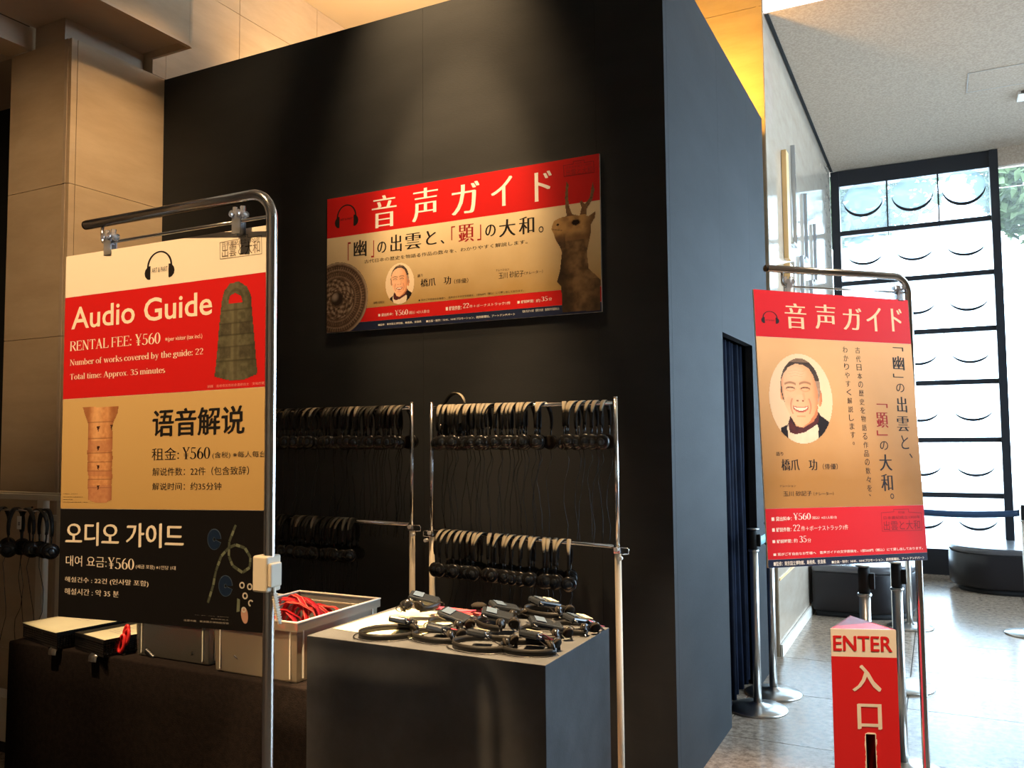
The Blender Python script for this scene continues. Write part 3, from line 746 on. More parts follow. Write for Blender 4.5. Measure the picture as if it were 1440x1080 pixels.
# outside: paving, overhang, trees
tag(B('paving').box(-14, YW+.2, -.2, 16, 30, -.1).box(XE+.2, -6, -.2, 16, YW+.19, -.1).build('ground_outside', kind='structure'))
def tree(loc, s, label, sd, up=.5):
    rnd = random.Random(sd); t = empty('tree', loc, label, 'tree', 'trees outside the window wall')
    B('bark').tube([(0, 0, 0), (.05, .02, 2.2), (-.03, 0, 4.6+up)], [.14, .11, .05], 8).build('trunk', t)
    V = []; F = []
    for i in range(4200):
        a, c = rnd.uniform(0, 2*PI), rnd.uniform(-1, 1); rr = s*rnd.uniform(.55, 1)**.5*(1+.25*math.sin(3*a+sd)*math.cos(2*c))
        p = Vector((rr*1.25*math.cos(a)*math.sqrt(1-c*c), rr*1.0*math.sin(a)*math.sqrt(1-c*c), 5.3+rr*.62*c+.1+up))
        u = Vector((rnd.gauss(0, 1), rnd.gauss(0, 1), rnd.gauss(0, .5))).normalized()*.13; v = u.orthogonal().normalized()*.08
        k = len(V); V += [p-u, p+v, p+u, p-v]; F.append((k, k+1, k+2, k+3))
    me = bpy.data.meshes.new('foliage'); me.from_pydata(V, [], F); me.materials.append(MATS['leaf_pale'])
    o = share('foliage', me, t); o['kind'] = 'stuff'
tree((-2.3, 16.0, -.1), 1.7, 'left one of two leafy trees seen through the top row of bossed panes', 1)
tree((2.7, 17.0, -.1), 1.8, 'right one of two leafy trees seen through the window tops', 2)

# ================================================================== THINGS
# ------------------------------------------------------------------ printed pictures
SKIN, SKIN2, SKINL = (.86, .42, .22), (.62, .23, .11), (1, .62, .40)
def portrait(px, py):
    """a smiling grey-haired man in a white shirt and dark jacket; px,py in picture units"""
    n = fbm(px*.05, py*.05)
    c = mixc((.93, .76, .55), (.86, .66, .45), sstep(400, 900, py))
    def ell(cx, cy, rx, ry): return ((px-cx)/rx)**2+((py-cy)/ry)**2
    jac = [(150, 960), (175, 800), (222, 780), (250, 700), (440, 690), (455, 715), (530, 770), (560, 960)]
    if inpoly(px, py, jac): c = (.018, .013, .014)
    if inpoly(px, py, [(215, 800), (225, 780), (270, 838), (330, 835), (428, 775), (435, 800), (424, 950), (225, 950)]): c = mixc((.90, .78, .62), (.78, .62, .45), fbm(px*.02, py*.012))
    if inpoly(px, py, [(225, 790), (240, 725), (262, 780), (330, 800), (420, 735), (440, 700), (438, 760), (340, 830), (270, 845), (232, 830)]): c = mixc((.13, .03, .025), (.05, .02, .03), n)
    if inpoly(px, py, [(250, 690), (440, 650), (435, 710), (400, 760), (330, 800), (280, 790), (258, 750)]): c = mixc(SKIN2, SKIN, sstep(380, 280, px))
    if ell(455, 590, 18, 62) < 1: c = mixc(SKIN, SKIN2, sstep(440, 470, px))
    if ell(192, 570, 12, 45) < 1: c = SKIN
    # head
    hd = ell(325, 522, 139, 200) < 1
    if hd:
        c = mixc((.10, .075, .06), (.045, .032, .03), n)
        if px < 230: c = mixc(c, (.12, .09, .08), .6)
        if px > 420 and py > 480: c = mixc((.55, .42, .33), (.30, .2, .15), n)
        if py < 350 and 250 < px < 400: c = mixc((.16, .11, .08), (.34, .24, .17), n)
    jaw = [(190, 480), (212, 430), (245, 388), (295, 362), (350, 366), (395, 395), (420, 440), (434, 490), (446, 560), (440, 640), (412, 710), (368, 765), (318, 798), (280, 780), (245, 725), (212, 650), (196, 560)]
    if inpoly(px, py, jaw):
        t = sstep(230, 445, px); c = mixc(SKINL, SKIN, t*.8+.15*n)
        c = mixc(c, SKIN2, .75*sstep(395, 450, px)); c = mixc(c, SKIN2, .5*sstep(215, 192, px)); c = mixc(c, (1, .72, .5), .55*max(0, 1-ell(300, 430, 80, 60)))
        c = mixc(c, (.95, .45, .28), .5*max(0, 1-ell(248, 620, 38, 40))); c = mixc(c, (.92, .42, .26), .5*max(0, 1-ell(395, 620, 40, 42)))
        for cx in (253, 358):
            if abs(px-cx) < 40: 
                e = abs(py-(492+((px-cx)/40)**2*12-(4 if cx > 300 else 0))); c = mixc(c, (.35, .17, .1), .8*sstep(11, 4, e))
                e = abs(py-(528+((px-cx)/34)**2*10-4))
                if abs(px-cx) < 32: c = mixc(c, (.10, .035, .025), .9*sstep(7, 2.5, e))
                e = abs(py-(551-((px-cx)/30)**2*10)); c = mixc(c, SKIN2, .4*sstep(6, 2, e))
        if ell(318, 600, 30, 26) < 1: c = mixc(c, (1, .62, .42), .4)
        for cx in (298, 336): c = mixc(c, (.28, .08, .05), .9*sstep(1.2, .5, ell(cx, 616, 9, 6)))
        c = mixc(c, SKIN2, .3*sstep(12, 3, abs(px-(340+(py-540)*.10)))*sstep(540, 580, py)*(py < 608))
        # smile folds and mouth
        for s, cx in ((-1, 262), (1, 378)):
            if 600 < py < 705: c = mixc(c, (.5, .16, .09), .65*sstep(7, 2, abs(px-(cx+s*12*math.sin((py-600)/105*PI)))))
        mt = 660+((px-318)/52)**2*-10+6; mb = 664+(1-((px-318)/52)**2)*26
        if abs(px-318) < 52:
            if mt-7 < py < mb+8: c = (.62, .16, .12)
            if mt < py < mb: c = (.95, .82, .68) if py < mb-5 else (.30, .05, .04)
        c = mixc(c, SKIN2, .5*sstep(8, 2, abs(py-722-abs(px-318)*.0))*(abs(px-318) < 30))
        for k in range(3):
            if abs(px-300) < 60-8*k: c = mixc(c, SKIN2, .22*sstep(4, 1, abs(py-(410+18*k+4*math.sin(px*.08)))))
    return c
def portrait_oval(cu, cv, ru, rv, y, parent, nx, ny, edge='paper_white'):
    def fn(u, v):
        a, b = (u-cu)/ru, (v-cv)/rv
        if a*a+b*b > 1: return None
        return portrait(325+222*a, 600-308*b)
    picture('portrait', cu-ru, cv-rv, cu+ru, cv+rv, nx, ny, fn, y, parent, label='oval portrait of a smiling grey-haired man in a white shirt and dark jacket')
def bell(u, v):
    if inpoly(u, v, BELL_HOLE): return None
    if not inpoly(u, v, BELL): return None
    n = fbm(u*.12, v*.12); c = mixc((.065, .060, .035), (.13, .12, .072), sstep(.1, .9, n))
    c = mixc(c, (.03, .026, .014), .55*sstep(545, 575, u+(v-527)*.08)); c = mixc(c, (.20, .18, .11), .5*max(0, 1-abs(u-505)/25))
    if v < 690:
        for z in (560, 590, 615, 640, 668): c = mixc(c, (.035, .03, .018), .6*sstep(2.6, .8, abs(v-z)))
        for x in (513,): c = mixc(c, (.05, .04, .02), .4*sstep(6, 3, abs(u-x)))
        for bx, bz in ((486, 578), (538, 578), (488, 628), (538, 628)):
            if abs(u-bx) < 15 and abs(v-bz) < 12: c = mixc(c, (.04, .03, .022), .55*fbm(u*.5, v*.5)+.2)
    else: c = mixc(c, (.04, .035, .02), .5*sstep(3, 1, abs(math.hypot((u-513)/26, (v-684)/34)-.8)*20))
    return c
def haniwa(u, v):
    if not inpoly(u, v, HANIWA): return None
    n = fbm(u*.15, v*.15); c = mixc((.55, .22, .085), (.80, .42, .18), n)
    t = (u-123)/42; c = mixc(c, (.28, .09, .035), .75*sstep(.45, 1, abs(t))); c = mixc(c, (.95, .58, .28), .5*max(0, 1-abs(t+.25)/.5)*sstep(260, 480, v))
    for z in (441, 404, 371, 350, 330, 311, 292): c = mixc(c, (.22, .08, .04), .6*sstep(2.2, .6, abs(v-z-2))) if abs(v-z-2) < 3 else c
    if 375 < v < 400 or 320 < v < 332: c = mixc(c, (.45, .17, .09), .45)
    if v < 300: c = mixc(c, (.42, .16, .10), .4)
    for a, b in HANI_T:
        if abs(u-a) < 5*(v-b+6)/12 and b-6 < v < b+6: c = (.06, .02, .012)
    return c
def deer(u, v):
    if not inpoly(u, v, DEER): return None
    n = fbm(u*.035, v*.035); n2 = fbm(u*.1+5, v*.1)
    if v > 440: c = mixc((.09, .05, .028), (.30, .17, .08), n2)          # antlers, ear
    else:
        c = mixc((.10, .06, .03), (.30, .18, .08), sstep(.1, .9, n))
        if v > 330: c = mixc(mixc((.34, .19, .075), (.54, .32, .125), sstep(.2, .8, n)), (.12, .06, .03), .6*sstep(380, 345, v))
        c = mixc(c, (.02, .013, .01), .8*sstep(1395, 1330, u+(v-150)*.10)*sstep(345, 240, v))
        if v < 150: c = mixc(c, (.025, .016, .012), .5*sstep(1430, 1500, u))
    d = ((u-1396)/19)**2+((v-409)/12)**2
    if d < 1: c = (.015, .006, .005)
    elif d < 1.6: c = mixc((.15, .07, .03), c, .4)
    if ((u-1308)/7)**2+((v-408)/5)**2 < 1: c = (.03, .015, .01)
    if 1283 < u < 1330 and abs(v-(390-(u-1283)*.22)) < 2.5: c = mixc(c, (.06, .03, .02), .5)
    if 1290 < u < 1345 and 300 < v < 375: c = mixc(c, (.05, .03, .02), .6*sstep(375, 335, v))
    if 330 < v < 440: c = mixc(c, (.10, .055, .03), .7*sstep(1425, 1475, u))
    return c
def mirror(u, v):
    a, b = u-66, v-172; r = math.hypot(a, b*1.03)/196; th = math.atan2(b, a)
    if r > 1 or u < 1 or v < 1: return None
    n = fbm(u*.06, v*.06); c = mixc((.10, .055, .035), (.27, .18, .12), n)
    def ring(rr, w, k): return k*sstep(w, w*.4, abs(r-rr))
    for rr, w, col_ in ((.97, .03, (.42, .33, .24)), (.90, .02, (.04, .02, .015)), (.80, .015, (.38, .28, .2)), (.74, .02, (.04, .02, .015)), (.62, .015, (.36, .26, .18)), (.56, .012, (.05, .03, .02)), (.20, .02, (.05, .03, .02))):
        c = mixc(c, col_, ring(rr, w, .8))
    if .80 < r < .90 or .62 < r < .72: c = mixc(c, (.05, .03, .02), .8*(math.sin(th*70) > .1))
    if .22 < r < .55:
        s_ = math.sin(th*9+6*n)*math.sin(r*40+5*n); c = mixc(c, (.44, .34, .25) if s_ > 0 else (.05, .03, .022), min(1, abs(s_)*1.1))
    if r < .18: c = mixc((.42, .33, .26), (.03, .018, .014), sstep(.02, .17, math.hypot(a+14, b-14)/196))
    return c
GO, FR, NK = -.0003, -.0006, -.0009
def board_matrix(c, W_, H_):
    c = [Vector(q) for q in c]; ctr = sum(c, Vector())/4
    u = ((c[1]-c[0])+(c[2]-c[3])).normalized(); v = ((c[0]-c[3])+(c[1]-c[2])); v = (v-u*v.dot(u)).normalized()
    y = v.cross(u); o = ctr-u*W_/2-v*H_/2
    return Matrix(((u.x, y.x, v.x, o.x), (u.y, y.y, v.y, o.y), (u.z, y.z, v.z, o.z), (0, 0, 0, 1)))
def board(name, mtx, W_, H_, th, bands, texts, label, cat):
    r = empty(name, mtx=mtx, label=label, cat=cat)
    B('paper_white').box(0, 0, 0, W_, th, H_, bev=.0012).build('board', r)
    for m, z0, z1, x1 in bands: B(m).box(.0005, GO, z0+.0004, x1-.0005, .0002, z1-.0004).build('print_band', r)
    for st, tx, a, b, c, d, col_ in texts:
        if c-a < 2: continue
        lettering(tx, st, a, b, c, d, FR, col_, r)
    return r
# ------------------------------------------------------------------ left sign board
L = board('sign_board', board_matrix([(-1.837, 1.29, 1.937), (-1.246, 1.334, 1.945), (-1.228, 1.314, 1.107), (-1.82, 1.287, 1.092)], .594, .841), .594, .841, .007,
    [('cream', .741, .841, .594), ('red', .500, .741, .594), ('gold_left', .246, .500, .594), ('black_print', 0, .246, .594)], TXT_L,
    'tall four-language audio guide board in cream, red, gold and black on the left stand', 'sign')
headphone_logo(252, 757, 341, 820, FR, L); outline(LOGO_L, 1.1, FR, 'bronze', L)
picture('bell_picture', 455, 516, 573, 730, 60, 108, bell, FR, L); picture('vessel_picture', 64, 258, 181, 481, 56, 108, haniwa, FR, L)
def ringpoly(cx, cz, ro, ri, n=16, a0=0, a1=2*PI, sx=1):
    P = []
    for i in range(n):
        t, s = a0+(a1-a0)*i/n, a0+(a1-a0)*(i+1)/n
        P.append([(cx+sx*ro*math.cos(t), cz+ro*math.sin(t)), (cx+sx*ri*math.cos(t), cz+ri*math.sin(t)), (cx+sx*ri*math.cos(s), cz+ri*math.sin(s)), (cx+sx*ro*math.cos(s), cz+ro*math.sin(s))])
    return P
mat('blue_stone', (.010, .022, .055), .3); mat('blue_edge', (.06, .09, .14), .4); mat('green_stone', (.16, .18, .12), .4); mat('green_dark', (.07, .08, .055), .5)
mat('pebble', (.55, .30, .22), .5); mat('stone_white', (.62, .56, .47), .5)
for cx, cz in ((462, 185), (493, 90)):
    poly_mesh('bead_picture', ringpoly(cx-2, cz, 22, 3.5, 22, .05, 6.0, .85), FR, 'blue_edge', L)
    poly_mesh('bead_picture', ringpoly(cx-2, cz, 20.5, 4.5, 22, .08, 5.96, .85), NK, 'blue_stone', L)
segs = []; seg2 = []
for (a, b), (c, d) in zip(BEADS, BEADS[1:]):
    l = math.hypot(c-a, d-b); k = max(1, round(l/13)); ux, uz = (c-a)/l, (d-b)/l
    for q in range(k):
        s0, s1 = l*q/k+.6, l*(q+1)/k-.6; w_ = 3.0 if l > 0 else 3
        pp = [(a+ux*s0-uz*w_, b+uz*s0+ux*w_), (a+ux*s0+uz*w_, b+uz*s0-ux*w_), (a+ux*s1+uz*w_, b+uz*s1-ux*w_), (a+ux*s1-uz*w_, b+uz*s1+ux*w_)]
        (segs if q % 2 else seg2).append(pp)
tag(poly_mesh('necklace_picture', segs, FR, 'green_stone', L), kind='stuff'); tag(poly_mesh('necklace_picture', seg2, FR, 'green_dark', L), kind='stuff')
for i in range(3): poly_mesh('bead_picture', ringpoly(*RINGS[i], 7, 4), FR, 'stone_white', L)
poly_mesh('bead_picture', ringpoly(*RINGS[3], 7, 4, 12, .6, 4.6), FR, 'stone_white', L)
poly_mesh('bead_picture', [[(520, 38), (528, 40), (529, 64), (522, 66)]], FR, 'green_stone', L)
poly_mesh('bead_picture', [[(541+9*math.cos(t)+2*math.sin(t), 33-17*math.sin(t)) for t in [k*PI/8 for k in range(16)]]], FR, 'pebble', L)
poly_mesh('bead_picture', ringpoly(539, 44, 6, 3), NK, 'stone_white', L)
# ------------------------------------------------------------------ right sign board
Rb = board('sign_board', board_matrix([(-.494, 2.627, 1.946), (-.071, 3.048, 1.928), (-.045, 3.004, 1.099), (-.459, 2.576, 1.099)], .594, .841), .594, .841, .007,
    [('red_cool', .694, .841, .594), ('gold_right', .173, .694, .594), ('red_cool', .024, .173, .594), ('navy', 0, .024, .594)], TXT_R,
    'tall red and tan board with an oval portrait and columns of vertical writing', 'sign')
headphone_logo(22, 736, 87, 775, FR, Rb); outline(LOGO_R, 1.2, FR, 'maroon', Rb)
portrait_oval(151, 506, 116, 139, FR, Rb, 96, 116)
# ------------------------------------------------------------------ wall poster
Pb = board('wall_poster', Matrix.Translation((-2.803, YF-.013, 2.036)), 1.512, .703, .012,
    [('red', .494, .703, 1.512), ('gold_wall', .112, .494, 1.512), ('red', .043, .112, 1.512), ('navy', 0, .043, 1.512)], TXT_P,
    'wide red and gold poster with clay deer and bronze mirror on the booth wall', 'poster')
headphone_logo(51, 541, 201, 659, FR, Pb); outline(LOGO_P, 2.2, FR, 'maroon', Pb)
portrait_oval(454, 219, 85, 102, FR, Pb, 56, 68)
picture('deer_picture', 1274, 4, 1509, 602, 84, 200, deer, NK, Pb); picture('mirror_picture', 1, 1, 264, 366, 96, 130, mirror, NK, Pb)

# ------------------------------------------------------------------ sign stands with their clips
def stand(loc, rz, top, length, label, drop, railz, clamp=False, br=.2):
    r = empty('sign_stand', loc, label, 'sign stand', rot=(0, 0, rz)); R_ = .055; m = 'chrome'
    b = B(m); pts = [(0, 0, .02), (0, 0, .6), (0, 0, top-R_)]+[(-R_+R_*math.cos(t), 0, top-R_+R_*math.sin(t)) for t in [PI/2*k/8 for k in range(1, 9)]]+[(-length, 0, top)]
    b.tube(pts, .0115, 16); b.build('pole', r)
    B('black_plastic').tube([(-length-.001, 0, top), (-length-.006, 0, top)], .0105, 14).build('end_cap', r)
    b = B(m); d = length-.055
    b.tube([(-d, 0, top-.009), (-d, 0, railz+.012), (-d+.003, 0, railz+.004), (-d+.012, 0, railz), (-.3, 0, railz), (-.010, 0, railz)], .0035, 8); b.build('hanging_rail', r)
    B('steel').lathe([(br, 0), (br, .006), (br-.01, .012), (.03, .02), (.02, .03)], 32).build('base_plate', r)
    if clamp:
        B('plastic_cream').box(-.026, -.020, clamp-.036, .012, .022, clamp+.036, bev=.004).box(.011, -.016, clamp-.026, .020, .016, clamp+.022, bev=.003).build('clamp', r)
        b = B('plastic_cream')
        for k in range(11): b.box(.011+k*.0012, -.0055, clamp-.042-k*.005, .018+k*.0012, .0055, clamp-.0385-k*.005)
        b.ribbon([(.012, 0, clamp-.02), (.0145, 0, clamp-.04), (.029, 0, clamp-.098)], [(0, .004, 0)]*3, (1, 0, 0), .003)
        b.build('cable_tie', r)
    return r
def clip(loc, rz, parent_label, z_hang):
    r = empty('hanging_clip', loc, parent_label, 'clip', 'clear clips holding the sign boards', rot=(0, 0, rz))
    b = B('acrylic'); b.box(-.012, -.009, -.030, .012, -.0055, .012, bev=.001).box(-.012, .0055, -.030, .012, .009, .012, bev=.001).build('jaw', r)
    for s in (-1, 1):
        b = B('acrylic'); b.tube([(s*.010, -.012, .014), (s*.010, .012, .014)], .0075, 10); b.tube([(s*.010, 0, .004), (s*.011, 0, .030)], [.004, .006], 8); b.build('ear', r)
    B('acrylic').box(-.009, -.005, -.006, .009, .005, -.002, bev=.001).build('hinge', r)
    return r
stand((-1.212, 1.31, 0), 0, 2.008, .575, 'chrome stand holding the four-language board in front of the table', 0, 1.957, 1.228)
stand((-.0714, 3.063, 0), PI/4, 2.012, .547, 'slim steel stand holding the portrait board by the entrance', 0, 1.959, br=.10)
def bclip(px, pz, py, rz, lab): clip((px, py, pz), rz, lab, 0)
bclip(-1.702, 1.956, 1.3085, 0, 'clear plastic clip on the left end of the left stand rail')
bclip(-1.303, 1.958, 1.3095, 0, 'clear plastic clip by the bend of the left stand')
bclip(-.403, 1.959, 2.731, PI/4, 'clear plastic clip on the left end of the right stand rail')
bclip(-.100, 1.959, 3.034, PI/4, 'clear plastic clip by the bend of the right stand')

# ------------------------------------------------------------------ plinth, table, cloth
tag(B('plinth').box(-1.732, 2.037, 0, -.937, 2.515, .90, bev=.0015).build('plinth'), 'grey painted plinth carrying the loose audio guide sets', 'plinth')
tb = empty('folding_table', (-2.55, 2.45, 0), 'long table under a black cloth left of the grey plinth', 'table')
B('enamel').box(-.78, -.29, .665, .78, .29, .695).build('table_top', tb)
for sx in (-.7, .7):
    for sy in (-.24, .24): B('steel').tube([(sx, sy, 0), (sx, sy, .664)], .014, 8).build('leg', tb)
def cloth():
    b = B('cloth'); x0, x1, y0, y1, zt = -3.345, -1.752, 2.152, 2.752, .6985
    # skirt with shallow folds, one closed loop of columns, and a flat top
    loop = []; n = 46
    for i in range(n): loop.append((x0+(x1-x0)*i/n, y0, 0, -1))
    for i in range(14): loop.append((x1, y0+(y1-y0)*i/14, 1, 0))
    for i in range(n): loop.append((x1+(x0-x1)*i/n, y1, 0, 1))
    for i in range(14): loop.append((x0, y1+(y0-y1)*i/14, -1, 0))
    zs_ = [zt, zt-.006, .55, .3, .012]; rows = []
    for k, z in enumerate(zs_):
        amp = (0, .0, .006, .014, .02)[k]; rr = (0, .006, .010, .014, .018)[k]; row = []
        for i, (x, y, nx, ny) in enumerate(loop):
            o = rr*.6+amp*.35*math.sin(i*1.1)*math.sin(i*.37)
            row.append(b.bm.verts.new((x+nx*o, y+ny*o, z)))
        rows.append(row)
    for k in range(len(rows)-1):
        for i in range(len(loop)):
            j = (i+1) % len(loop); f = b.bm.faces.new((rows[k][i], rows[k][j], rows[k+1][j], rows[k+1][i])); f.smooth = True
    b.bm.faces.new(rows[0])
    return b.build('tablecloth')
tag(cloth(), 'black cloth draped over the long table to the floor', 'tablecloth')
for x, yy_ in ((-3.06, 2.135), (-2.83, 2.135)):
    t = empty('cloth_clip', (x, 2.146, .70), ('grey cloth clip on the table edge under the left basket' if x < -3 else 'grey cloth clip on the table edge under the right basket'), 'clip')
    B('steel').ribbon([(0, .06, .0025), (0, .0, .0025), (0, -.010, -.006), (0, -.012, -.022)], [(.022, 0, 0)]*4, (0, 0, 1), .003).build('spring_plate', t)

# ------------------------------------------------------------------ baskets and papers
def basket(loc, rz, label, w, d, h):
    r = empty('mesh_basket', loc, label, 'basket', rot=(0, 0, rz)); m = 'black_plastic'
    B(m).box(-w/2+.006, -d/2+.006, .002, w/2-.006, d/2-.006, .006).build('base', r)
    b = B(m)
    for s in (-1, 1):
        b.box(-w/2, s*(d/2-.002)-.002, 0, w/2, s*(d/2-.002)+.002, .008).box(s*(w/2-.002)-.002, -d/2+.0045, 0, s*(w/2-.002)+.002, d/2-.0045, .008)
    b.build('foot_rim', r)
    b = B(m)
    for s in (-1, 1):
        b.box(-w/2-.003, s*(d/2)-.003, h-.012, w/2+.003, s*(d/2)+.003, h); b.box(s*(w/2)-.003, -d/2+.0035, h-.012, s*(w/2)+.003, d/2-.0035, h)
    b.build('rim', r)
    b = B(m); st = .0105
    for s in (-1, 1):
        n = int(w/st)
        for i in range(n+1): x = -w/2+w*i/n; b.box(x-.0022, s*d/2-.0012, .0085, x+.0022, s*d/2+.0012, h-.0125)
        n = int(d/st)
        for i in range(n+1): y = -d/2+d*i/n; b.box(s*w/2-.0012, y-.0022, .0085, s*w/2+.0012, y+.0022, h-.0125)
        for k in range(1, 5):
            z = .008+(h-.02)*k/5; b.box(-w/2, s*d/2-.001, z-.002, w/2, s*d/2+.001, z+.002).box(s*w/2-.001, -d/2, z-.002, s*w/2+.001, d/2, z+.002)
    b.build('mesh_side', r, kind='stuff')
    return r
basket((-3.14, 2.34, .7), -.20, 'black mesh basket at the table end with a printed sheet on top', .30, .36, .062)
basket((-2.84, 2.31, .7), -.20, 'black mesh basket between the other basket and the clear box', .22, .32, .062)
def sheet(loc, rz, w, d, label, lines, curl=.0, tilt=0):
    r = empty('paper_sheet', loc, label, 'paper', rot=(tilt, 0, rz))
    b = B('sheet'); n = 12; V_ = []
    for i in range(n+1):
        row = []
        for j in range(9):
            x, y = -w/2+w*i/n, -d/2+d*j/8; z = curl*((x/w*2)**2*.6+math.sin(y/d*4+1)*.25+.3)
            row.append(b.bm.verts.new((x, y, z)))
        V_.append(row)
    for i in range(n):
        for j in range(8): f = b.bm.faces.new((V_[i][j], V_[i+1][j], V_[i+1][j+1], V_[i][j+1])); f.smooth = True
    o = b.build('sheet', r); md = o.modifiers.new('thickness', 'SOLIDIFY'); md.thickness = .0006
    b = B('grey')
    for k in range(lines):
        y = d/2-.05-k*.016; ww = w*(.25+.35*random.random())
        if k % 6 == 5: continue
        q = -w/2+.03
        while q < -w/2+.03+ww:
            l = random.uniform(.01, .04)
            zf = lambda x: curl*((x/w*2)**2*.6+math.sin(y/d*4+1)*.25+.3)+.0004
            b.face([(q, y, zf(q)), (q+l, y, zf(q+l)), (q+l, y+.004, zf(q+l)), (q, y+.004, zf(q))]); q += l+.005
    b.build('printing', r); return r
sheet((-3.135, 2.335, .7635), -.20, .30, .37, 'printed sheet lying on the left mesh basket', 12, .004)
sheet((-2.845, 2.31, .750), -.20, .20, .29, 'white sheets inside the right mesh basket', 10, .002)
sheet((-1.555, 2.31, .9008), -.04, .30, .36, 'pale printed sheet on the left of the grey plinth', 14, .003)
mat('ball_red', (.5, .02, .02), .25)
rr = empty('red_lanyard_coil', (-2.742, 2.30, .70), 'glossy red coil squeezed between the right basket and the clear box', 'lanyard')
for k, (dx, dz, r_) in enumerate(((0, .040, .030), (.010, .062, .026), (-.006, .078, .022))):
    B('ball_red').tube([(dx+r_*.45*math.cos(a), -.11+.012*k+r_*.25*math.sin(a), dz+r_*math.sin(a)) for a in [2*PI*q/18 for q in range(18)]], .0065, 8, closed=True).build('loop', rr)

# ------------------------------------------------------------------ clear boxes
def clear_bin(loc, w, d, h, label, pm='bin'):
    r = empty('clear_bin', loc, label, 'storage box'); t = .003
    b = B(pm); b.box(-w/2+.008, -d/2+.008, .0, w/2-.008, d/2-.008, .004)
    b.build('bottom', r)
    for s in (-1, 1):
        nm = 'side_panel'
        b = B(pm); b.face([(-w/2+.006, s*(d/2-.006), .004), (w/2-.006, s*(d/2-.006), .004), (w/2, s*d/2, h-.03), (-w/2, s*d/2, h-.03)]); o = b.build(nm, r)
        md = o.modifiers.new('thickness', 'SOLIDIFY'); md.thickness = .002
        b = B(pm); b.face([(s*(w/2-.006), -d/2+.006, .004), (s*(w/2-.006), d/2-.006, .004), (s*w/2, d/2, h-.03), (s*w/2, -d/2, h-.03)]); o = b.build(nm, r)
        md = o.modifiers.new('thickness', 'SOLIDIFY'); md.thickness = .002
    b = B('haze_plastic')
    for s in (-1, 1):
        b.box(-w/2-.010, s*(d/2+.006)-.004, h-.004, w/2+.010, s*(d/2+.006)+.004, h); b.box(s*(w/2+.006)-.004, -d/2-.0015, h-.004, s*(w/2+.006)+.004, d/2+.0015, h)
        b.box(-w/2+.004, s*(d/2+.001)-.001, h-.034, w/2-.004, s*(d/2+.001)+.003*s+.001, h-.030)
    b.build('lip', r)
    b = B(pm)
    for s in (-1, 1):
        b.box(-w/2-.008, s*(d/2+.008)-.001, h-.032, w/2+.008, s*(d/2+.008)+.001, h-.0045); b.box(s*(w/2+.008)-.001, -d/2-.006, h-.032, s*(w/2+.008)+.001, d/2+.006, h-.0045)
    b.build('rim_skirt', r)
    for s in (-1, 1):
        for x in (-w/2+.03, w/2-.03): 
            B('haze_plastic').box(x-.002, s*(d/2-.001)-.002, .012, x+.002, s*(d/2-.001)+.003, h-.034).build('rib', r)
        for y in (-d/2+.03, d/2-.03): B('haze_plastic').box(s*(w/2-.001)-.002, y-.002, .012, s*(w/2-.001)+.003, y+.002, h-.034).build('rib', r)
    B('haze_plastic').box(-.035, -d/2-.006, h-.024, .035, -d/2-.003, h-.008).build('handle_grip', r)
    return r
clear_bin((-2.075, 2.395, .6995), .37, .44, .200, 'clear plastic box heaped with red lanyards beside the grey plinth')
clear_bin((-2.505, 2.42, .6995), .37, .42, .175, 'clear plastic box of dark and red gear behind the left board', 'bin_clear')
def strap(pts, w, m, edge=None, parent=None, name='strap', th=.0015):
    k = len(pts); V_ = [Vector(p) for p in pts]; ws = []
    for i in range(k):
        t = (V_[min(i+1, k-1)]-V_[max(i-1, 0)]).normalized(); s_ = t.cross(Vector((0, 0, 1)))
        s_ = s_.normalized() if s_.length > .05 else Vector((.3, .95, 0)); ws.append(s_*w/2)
    fn = lambda p: (0, 0, 1)
    b = B(m).ribbon(V_, ws, fn, th)
    if edge:
        b.m(edge)
        for s in (-.8, .8): b.ribbon([p+x*s+Vector((0, 0, .0012)) for p, x in zip(V_, ws)], [x*.12 for x in ws], fn, th)
    return b.build(name, parent)
rnd = random.Random(4)
lan = ['red lanyard with pale edges heaped in the clear box by the plinth', 'red lanyards heaped in the clear box by the plinth']
for i in range(17):
    y = 2.24+.27*i/16; t = empty('lanyard', (-2.04+rnd.uniform(-.03, .03), y, .70), lan[1], 'lanyard', 'red lanyards in the clear box', rot=(0, 0, rnd.uniform(-.5, .5)))
    hgt = .17+.065*math.sin(PI*min(1, (i+2)/16))+rnd.uniform(-.012, .012); sp = .085+rnd.uniform(-.01, .02); dy = rnd.uniform(-.02, .02)
    pts = [(-sp-.03, dy, .08), (-sp, dy, hgt-.07), (-sp*.6, dy*.5, hgt-.018), (-sp*.2, 0, hgt), (sp*.3, 0, hgt-.004), (sp*.75, -dy*.5, hgt-.03), (sp, -dy, hgt-.09), (sp+.012, -dy, .06)]
    strap(pts, .02, 'lanyard', 'lanyard_edge' if i % 3 == 0 else None, t)
    if i % 5 == 1: B('silver').tube([(-sp-.035, dy, .075), (-sp-.045, dy-.01, .06), (-sp-.03, dy-.015, .05)], .003, 6).build('hook', t)
for i in range(9):
    x = -2.62+.22*(i % 5)/4; y = 2.26+.12*(i//5)
    if i % 2:
        t = empty('lanyard', (x, y, .71), 'red lanyards coiled in the clear box behind the left board', 'lanyard', 'red lanyards behind the board')
        strap([(.04*math.cos(q*.9+i), .03*math.sin(q*.9+i), .02+.012*q) for q in range(8)], .018, 'lanyard', None, t)
    else:
        t = empty('audio_player', (x, y, .708), 'dark players lying in the clear box behind the left board', 'audio player', 'players behind the board', rot=(.25, .5, i*.7))
        B('device').box(-.028, -.05, 0, .028, .05, .022, bev=.005).build('case', t); B('screen').box(-.02, .005, .0222, .02, .04, .0232).build('screen', t)

